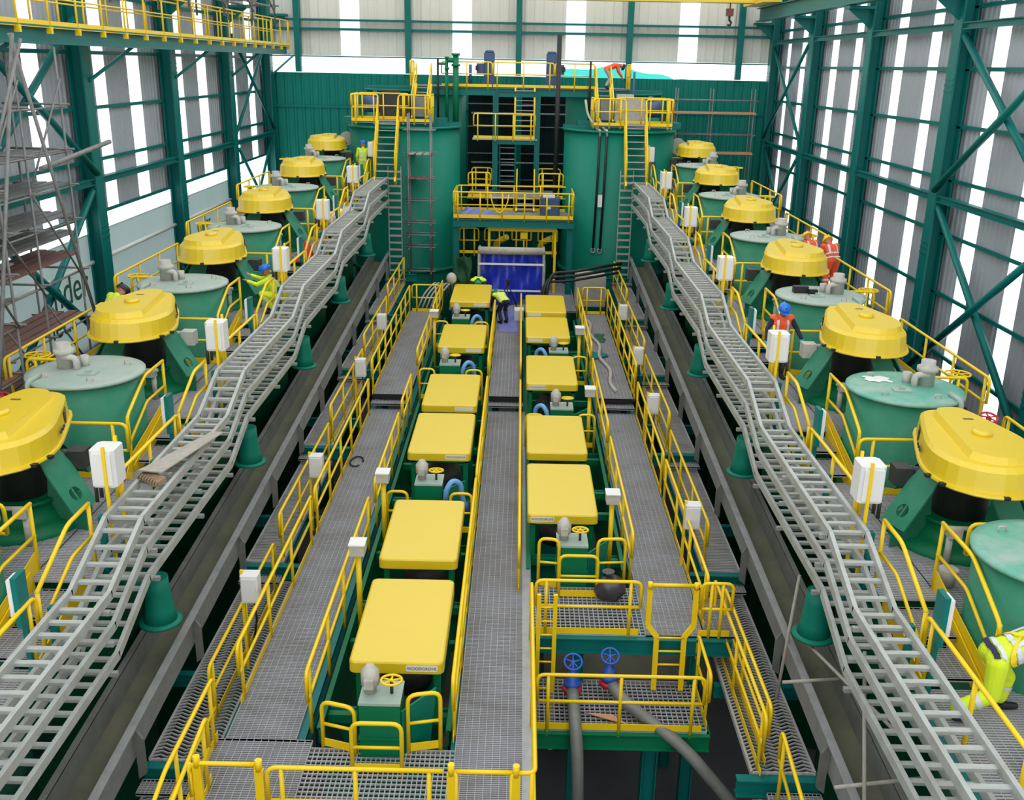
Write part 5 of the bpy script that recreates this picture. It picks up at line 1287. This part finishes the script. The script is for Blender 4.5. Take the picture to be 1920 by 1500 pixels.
def person(label, loc, rz, J, top='hivis', legs='hivis', hat='hat_blue', vest=None, hand='skin', boots='black', bands=True, harness=False, voxel=0.010, sc=1.0):
    J = {k: V(v) for k, v in J.items()}
    up = (J['head'] - J['neck']).normalized()
    face = V((0, 1, 0)); face = (face - up*face.dot(up)).normalized()
    side = face.cross(up).normalized()
    B = []   # (a, b, ra, rb, material)
    def bone(a, b, ra, rb, m): B.append((V(a), V(b), ra, rb, m))
    mid = J['pelvis'].lerp(J['chest'], .5)
    for sx in (-1, 1):
        o = V((.06*sx, 0, 0))
        bone(J['pelvis']+o*1.2, mid+o, .125, .12, top); bone(mid+o, J['chest']+o*1.3, .12, .125, top)
    bone(J['chest'], J['neck'] - up*.02, .12, .075, top)
    bone(J['neck']-up*.04, J['neck']+up*.05, .062, .058, 'skin')
    hc = J['head']
    bone(hc - up*.03 + face*.012, hc + up*.05 - face*.01, .083, .095, 'skin')
    bone(hc - up*.085 + face*.045, hc - up*.03 + face*.03, .045, .062, 'skin')
    bone(hc + face*.1 - up*.035, hc + face*.092 + up*.012, .017, .011, 'skin')
    for q in 'LR':
        sgn = -1 if q == 'L' else 1
        bone(hc + side*sgn*.092 - up*.01, hc + side*sgn*.095 + up*.025, .016, .018, 'skin')
        bone(J['chest'] + V((0, 0, .0)) + (J['sh'+q]-J['chest'])*.4, J['sh'+q], .09, .075, top)
        bone(J['sh'+q], J['el'+q], .07, .055, top); bone(J['el'+q], J['wr'+q], .055, .042, top)
        d = (J['ha'+q] - J['wr'+q]).normalized()
        ax = V((1, 0, 0)); w = (ax - d*ax.dot(d)).normalized(); nrm = d.cross(w).normalized()
        # palm, four fingers, thumb
        pl = J['wr'+q] + d*.085
        for k in (-1, 0, 1): bone(J['wr'+q] + w*.014*k, pl + w*.024*k, .02, .017, hand)
        for k, L_ in enumerate((.062, .076, .072, .055)):
            f0 = pl + w*(.036 - .024*k)*(-sgn); f1 = f0 + d*L_*.55 + w*(.006*(1.5-k))*(-sgn); f2 = f1 + (d*.75 - nrm*.5*sgn).normalized()*L_*.5
            bone(f0, f1, .0105, .0095, hand); bone(f1, f2, .0095, .008, hand)
        t0 = J['wr'+q] + d*.025 + w*.02*(-sgn); t1 = t0 + (d*.6 + w*(-sgn)*.75).normalized()*.05; t2 = t1 + (d*.9 + w*(-sgn)*.2).normalized()*.035
        bone(t0, t1, .014, .0115, hand); bone(t1, t2, .0115, .009, hand)
        bone(J['pelvis'] + (J['hi'+q]-J['pelvis'])*.9, J['hi'+q], .12, .105, legs)
        k_ = 1.22 if legs in ('hivis', 'orange') else 1.0
        bone(J['hi'+q], J['kn'+q], .1*k_, .074*k_, legs); bone(J['kn'+q], J['an'+q]+V((0, 0, .08)), .074*k_, .064*k_, legs)
        bone(J['an'+q]+V((0, 0, .09)), J['an'+q], .052, .052, boots); bone(J['an'+q]-V((0, 0, .035)), J['to'+q], .052, .04, boots)
    mb = MB()
    for a, b, ra, rb, m in B:
        n = 12 if ra > .02 else 8
        mb.tube([a, b], [ra, rb], n)
        mb.ball(a, ra*.995, n, 8); mb.ball(b, rb*.995, n, 8)
    me = mb.mesh('body_src'); o = bpy.data.objects.new('body_src', me); C.objects.link(o)
    md = o.modifiers.new('r', 'REMESH'); md.mode = 'VOXEL'; md.voxel_size = voxel; md.adaptivity = 0
    sm = o.modifiers.new('s', 'SMOOTH'); sm.factor = 0.5; sm.iterations = 2
    bpy.context.view_layer.update()
    dg = bpy.context.evaluated_depsgraph_get()
    body = bpy.data.meshes.new_from_object(o.evaluated_get(dg))
    bpy.data.objects.remove(o)
    nv = len(body.vertices); co = np.empty(nv*3); body.vertices.foreach_get('co', co); co = co.reshape(-1, 3)
    nf = len(body.polygons); pc = np.empty(nf*3); body.polygons.foreach_get('center', pc); pc = pc.reshape(-1, 3)
    D_ = np.empty((len(B), nf)); T_ = np.empty((len(B), nf))
    for k, (a, b, ra, rb, m) in enumerate(B): D_[k], T_[k] = seg_dist(pc, a, b, ra, rb)
    near = D_.argmin(0)
    keys = []
    for bb in B:
        if bb[4] not in keys: keys.append(bb[4])
    body.materials.clear()
    for k in keys: body.materials.append(M[k])
    idx = np.array([keys.index(bb[4]) for bb in B])[near]
    body.polygons.foreach_set('material_index', idx.astype(np.int32))
    body.polygons.foreach_set('use_smooth', np.ones(nf, bool))
    root = thing('person', label, 'person', loc, rz)
    root.scale = (sc, sc, sc)
    bo = part('body', body, None, root)
    # clothing shells taken from the body surface
    nrm = np.empty(nv*3); body.vertices.foreach_get('normal', nrm); nrm = nrm.reshape(-1, 3)
    polys = [tuple(p.vertices) for p in body.polygons]
    def shell(name, mask, off, m):
        ids = np.nonzero(mask)[0]
        if len(ids) < 4: return
        used = {}; vs = []; fs = []
        for f in ids:
            t = []
            for v in polys[f]:
                if v not in used: used[v] = len(vs); vs.append(tuple(co[v] + nrm[v]*off))
                t.append(used[v])
            fs.append(tuple(t))
        k = len(vs)
        part(name, MB().add(vs, fs, True), m, root, local=True)
    tors = near < 5
    pd = np.array(J['pelvis']); ax = np.array(J['neck']) - pd; L_ = np.linalg.norm(ax); ax = ax/L_
    h = (pc - pd) @ ax / L_
    if vest:
        shoulders = np.isin(near, [k for k, bb in enumerate(B) if bb[4] == top and (bb[0]-J['chest']).length < .12])
        shell('safety_vest', (tors | shoulders) & (h > -.12), .012, vest)
    if bands:
        shell('reflective_band', tors & (((h > .28) & (h < .38)) | ((h > .02) & (h < .1))), .017, 'silver')
        lat = np.abs(pc[:, 0])
        shell('reflective_brace', tors & (h > .38) & (lat > .085) & (lat < .13), .017, 'silver')
        knee = np.zeros(nf, bool)
        for k, bb in enumerate(B):
            if bb[4] == legs and any((bb[0]-J['kn'+q]).length < 1e-6 for q in 'LR'): knee |= (near == k) & (T_[k] > .35) & (T_[k] < .52)
        if legs in ('hivis', 'orange'): shell('leg_band', knee, .008, 'silver')
    if harness:
        w_ = pc[:, 0]
        shell('harness', tors & ((np.abs(w_ - (h-.55)*.5) < .022) | (np.abs(w_ + (h-.55)*.5) < .022)), .024, 'orange' if top != 'hivis' else 'rail')
        shell('belt', tors & (h > -.1) & (h < -.01), .026, 'navy')
    # hard hat
    rot = Matrix((side, face, up)).transposed().to_4x4()
    hh = MB().lathe([(.132, 0), (.13, .03), (.115, .075), (.08, .108), (.035, .122), (.002, .125)], (0, 0, 0), 20, True, True)
    hh.v = [(x, y*1.15, z) for x, y, z in hh.v]
    hh.prism([(.14*math.cos(a), .17*math.sin(a) + .015) for a in [2*PI*k/20 for k in range(20)]], -.008, .006)
    hh.prism([(-.07, .15), (.07, .15), (.05, .215), (-.05, .215)], -.012, .0)
    hh.beam((0, -.14, .07), (0, .12, .1), .03, .05)
    hm = hh.mesh('hard_hat'); hm.transform(Matrix.Translation(hc + up*.045) @ rot)
    part('hard_hat', hm, hat, root)
    for sgn in (-1, 1):
        part('eye', MB().ball(hc + face*.088 + side*.033*sgn + up*.012, .011, 8, 6), 'black', root, local=True)
    part('mouth', MB().tube([hc + face*.092 - up*.068 - side*.024, hc + face*.097 - up*.07, hc + face*.092 - up*.068 + side*.024], .006, 6), 'rust', root, local=True)
    return root

STOOP = {k: tuple(V(STAND[k]).lerp(V(BEND[k]), .45)) for k in STAND}
OUT = dict(STAND, elL=(-.34, .02, 1.18), wrL=(-.44, .12, .98), haL=(-.47, .16, .92), elR=(.3, -.02, 1.15), wrR=(.33, .08, .92), haR=(.33, .12, .84), head=(0, .07, 1.6))
person('person in orange vest, blue hard hat and teal gloves standing in the right aisle', (5.95, 21.7, D(2)), PI, OUT, top='navy', legs='navy', hat='hat_blue', vest='orange', hand='glove', voxel=.009)
person('person in yellow hi-vis suit and harness bending over at the lower right', (6.05, 10.55, D(0)), -PI/2, LUNGE, hat='hat_blue', harness=True, hand='skin', voxel=.009, sc=1.14)
person('person in yellow hi-vis suit and blue hard hat crouching by the third left guard', (-6.3, 25.0, D(3)), PI/2, SQUAT, hat='hat_blue', voxel=.009, sc=1.06)
person('person in orange coveralls and yellow hard hat bending behind the third right guard, left one', (8.62, 29.05, D(3)), 0.3, STOOP, top='orange', legs='orange', hat='hat_yellow', sc=1.14)
person('person in orange coveralls and yellow hard hat bending behind the third right guard, right one', (9.15, 28.8, D(3)), 0.25, STOOP, top='orange', legs='orange', hat='hat_yellow', sc=1.1)
person('person in dark hard hat and yellow vest stooping behind the second left guard', (-9.3, 22.0, D(2)), -0.6, STOOP, top='navy', legs='navy', hat='hat_dark', vest='hivis', sc=1.18)
person('person in green hard hat and yellow vest behind the farthest flat cover, left one', (-1.55, 38.3, 0.36), PI, BEND, top='navy', legs='navy', hat='hat_green', vest='hivis', sc=1.15)
person('person in green hard hat and yellow vest on the far central walkway, right one', (-0.55, 35.9, 0.36), 0.5, BEND, top='navy', legs='navy', hat='hat_green', vest='hivis')
person('person in yellow hi-vis suit and blue hat standing at the left aisle end', (-6.45, 41.5, D(6)), 0.0, STAND, hat='hat_blue')
person('person in orange top and dark hard hat stooping on the top platform', (3.9, 46.9, ZT), -PI/2, BEND, top='orange', legs='dust', hat='hat_dark', bands=False)
# ================================================================== camera, light, world
cam = bpy.data.cameras.new('camera'); co = bpy.data.objects.new('camera', cam); C.objects.link(co)
F = 1854.0; pitch = math.atan(628 / F); roll = math.radians(1.1)
yaw = math.atan(8 / F * math.cos(pitch))
cam.sensor_fit = 'HORIZONTAL'; cam.sensor_width = 36; cam.lens = F / 1920 * 36
cam.clip_end = 300
c, s_ = math.cos(yaw), math.sin(yaw)
fwd = V((-s_*math.cos(pitch), c*math.cos(pitch), -math.sin(pitch)))
right = V((c, s_, 0)); upv = right.cross(fwd)
r2 = right*math.cos(roll) + upv*math.sin(roll)
u2 = upv*math.cos(roll) - right*math.sin(roll)
co.matrix_world = Matrix(((r2.x, u2.x, -fwd.x, 0), (r2.y, u2.y, -fwd.y, 0), (r2.z, u2.z, -fwd.z, 9.5), (0, 0, 0, 1)))
SC.camera = co
w = bpy.data.worlds.new('overcast'); SC.world = w; w.use_nodes = True
nt = w.node_tree; bg = nt.nodes['Background']; bg.inputs[1].default_value = 1.0
tc = nt.nodes.new('ShaderNodeTexCoord'); sx = nt.nodes.new('ShaderNodeSeparateXYZ'); rp = nt.nodes.new('ShaderNodeValToRGB')
rp.color_ramp.elements[0].position = 0.0; rp.color_ramp.elements[0].color = (1.45, 1.47, 1.5, 1)
rp.color_ramp.elements[1].position = 0.9; rp.color_ramp.elements[1].color = (0.78, 0.8, 0.82, 1)
nt.links.new(tc.outputs['Generated'], sx.inputs[0]); nt.links.new(sx.outputs['Z'], rp.inputs[0]); nt.links.new(rp.outputs[0], bg.inputs[0])
sun = bpy.data.lights.new('soft_sun', 'SUN'); sun.energy = 0.3; sun.angle = math.radians(40)
so = bpy.data.objects.new('soft_sun', sun); C.objects.link(so); so.rotation_euler = (math.radians(22), math.radians(6), 0)
SC.view_settings.view_transform = 'Standard'; SC.view_settings.look = 'None'
SC.view_settings.gamma = 1; SC.view_settings.use_curve_mapping = False
SC.view_settings.exposure = 0.62
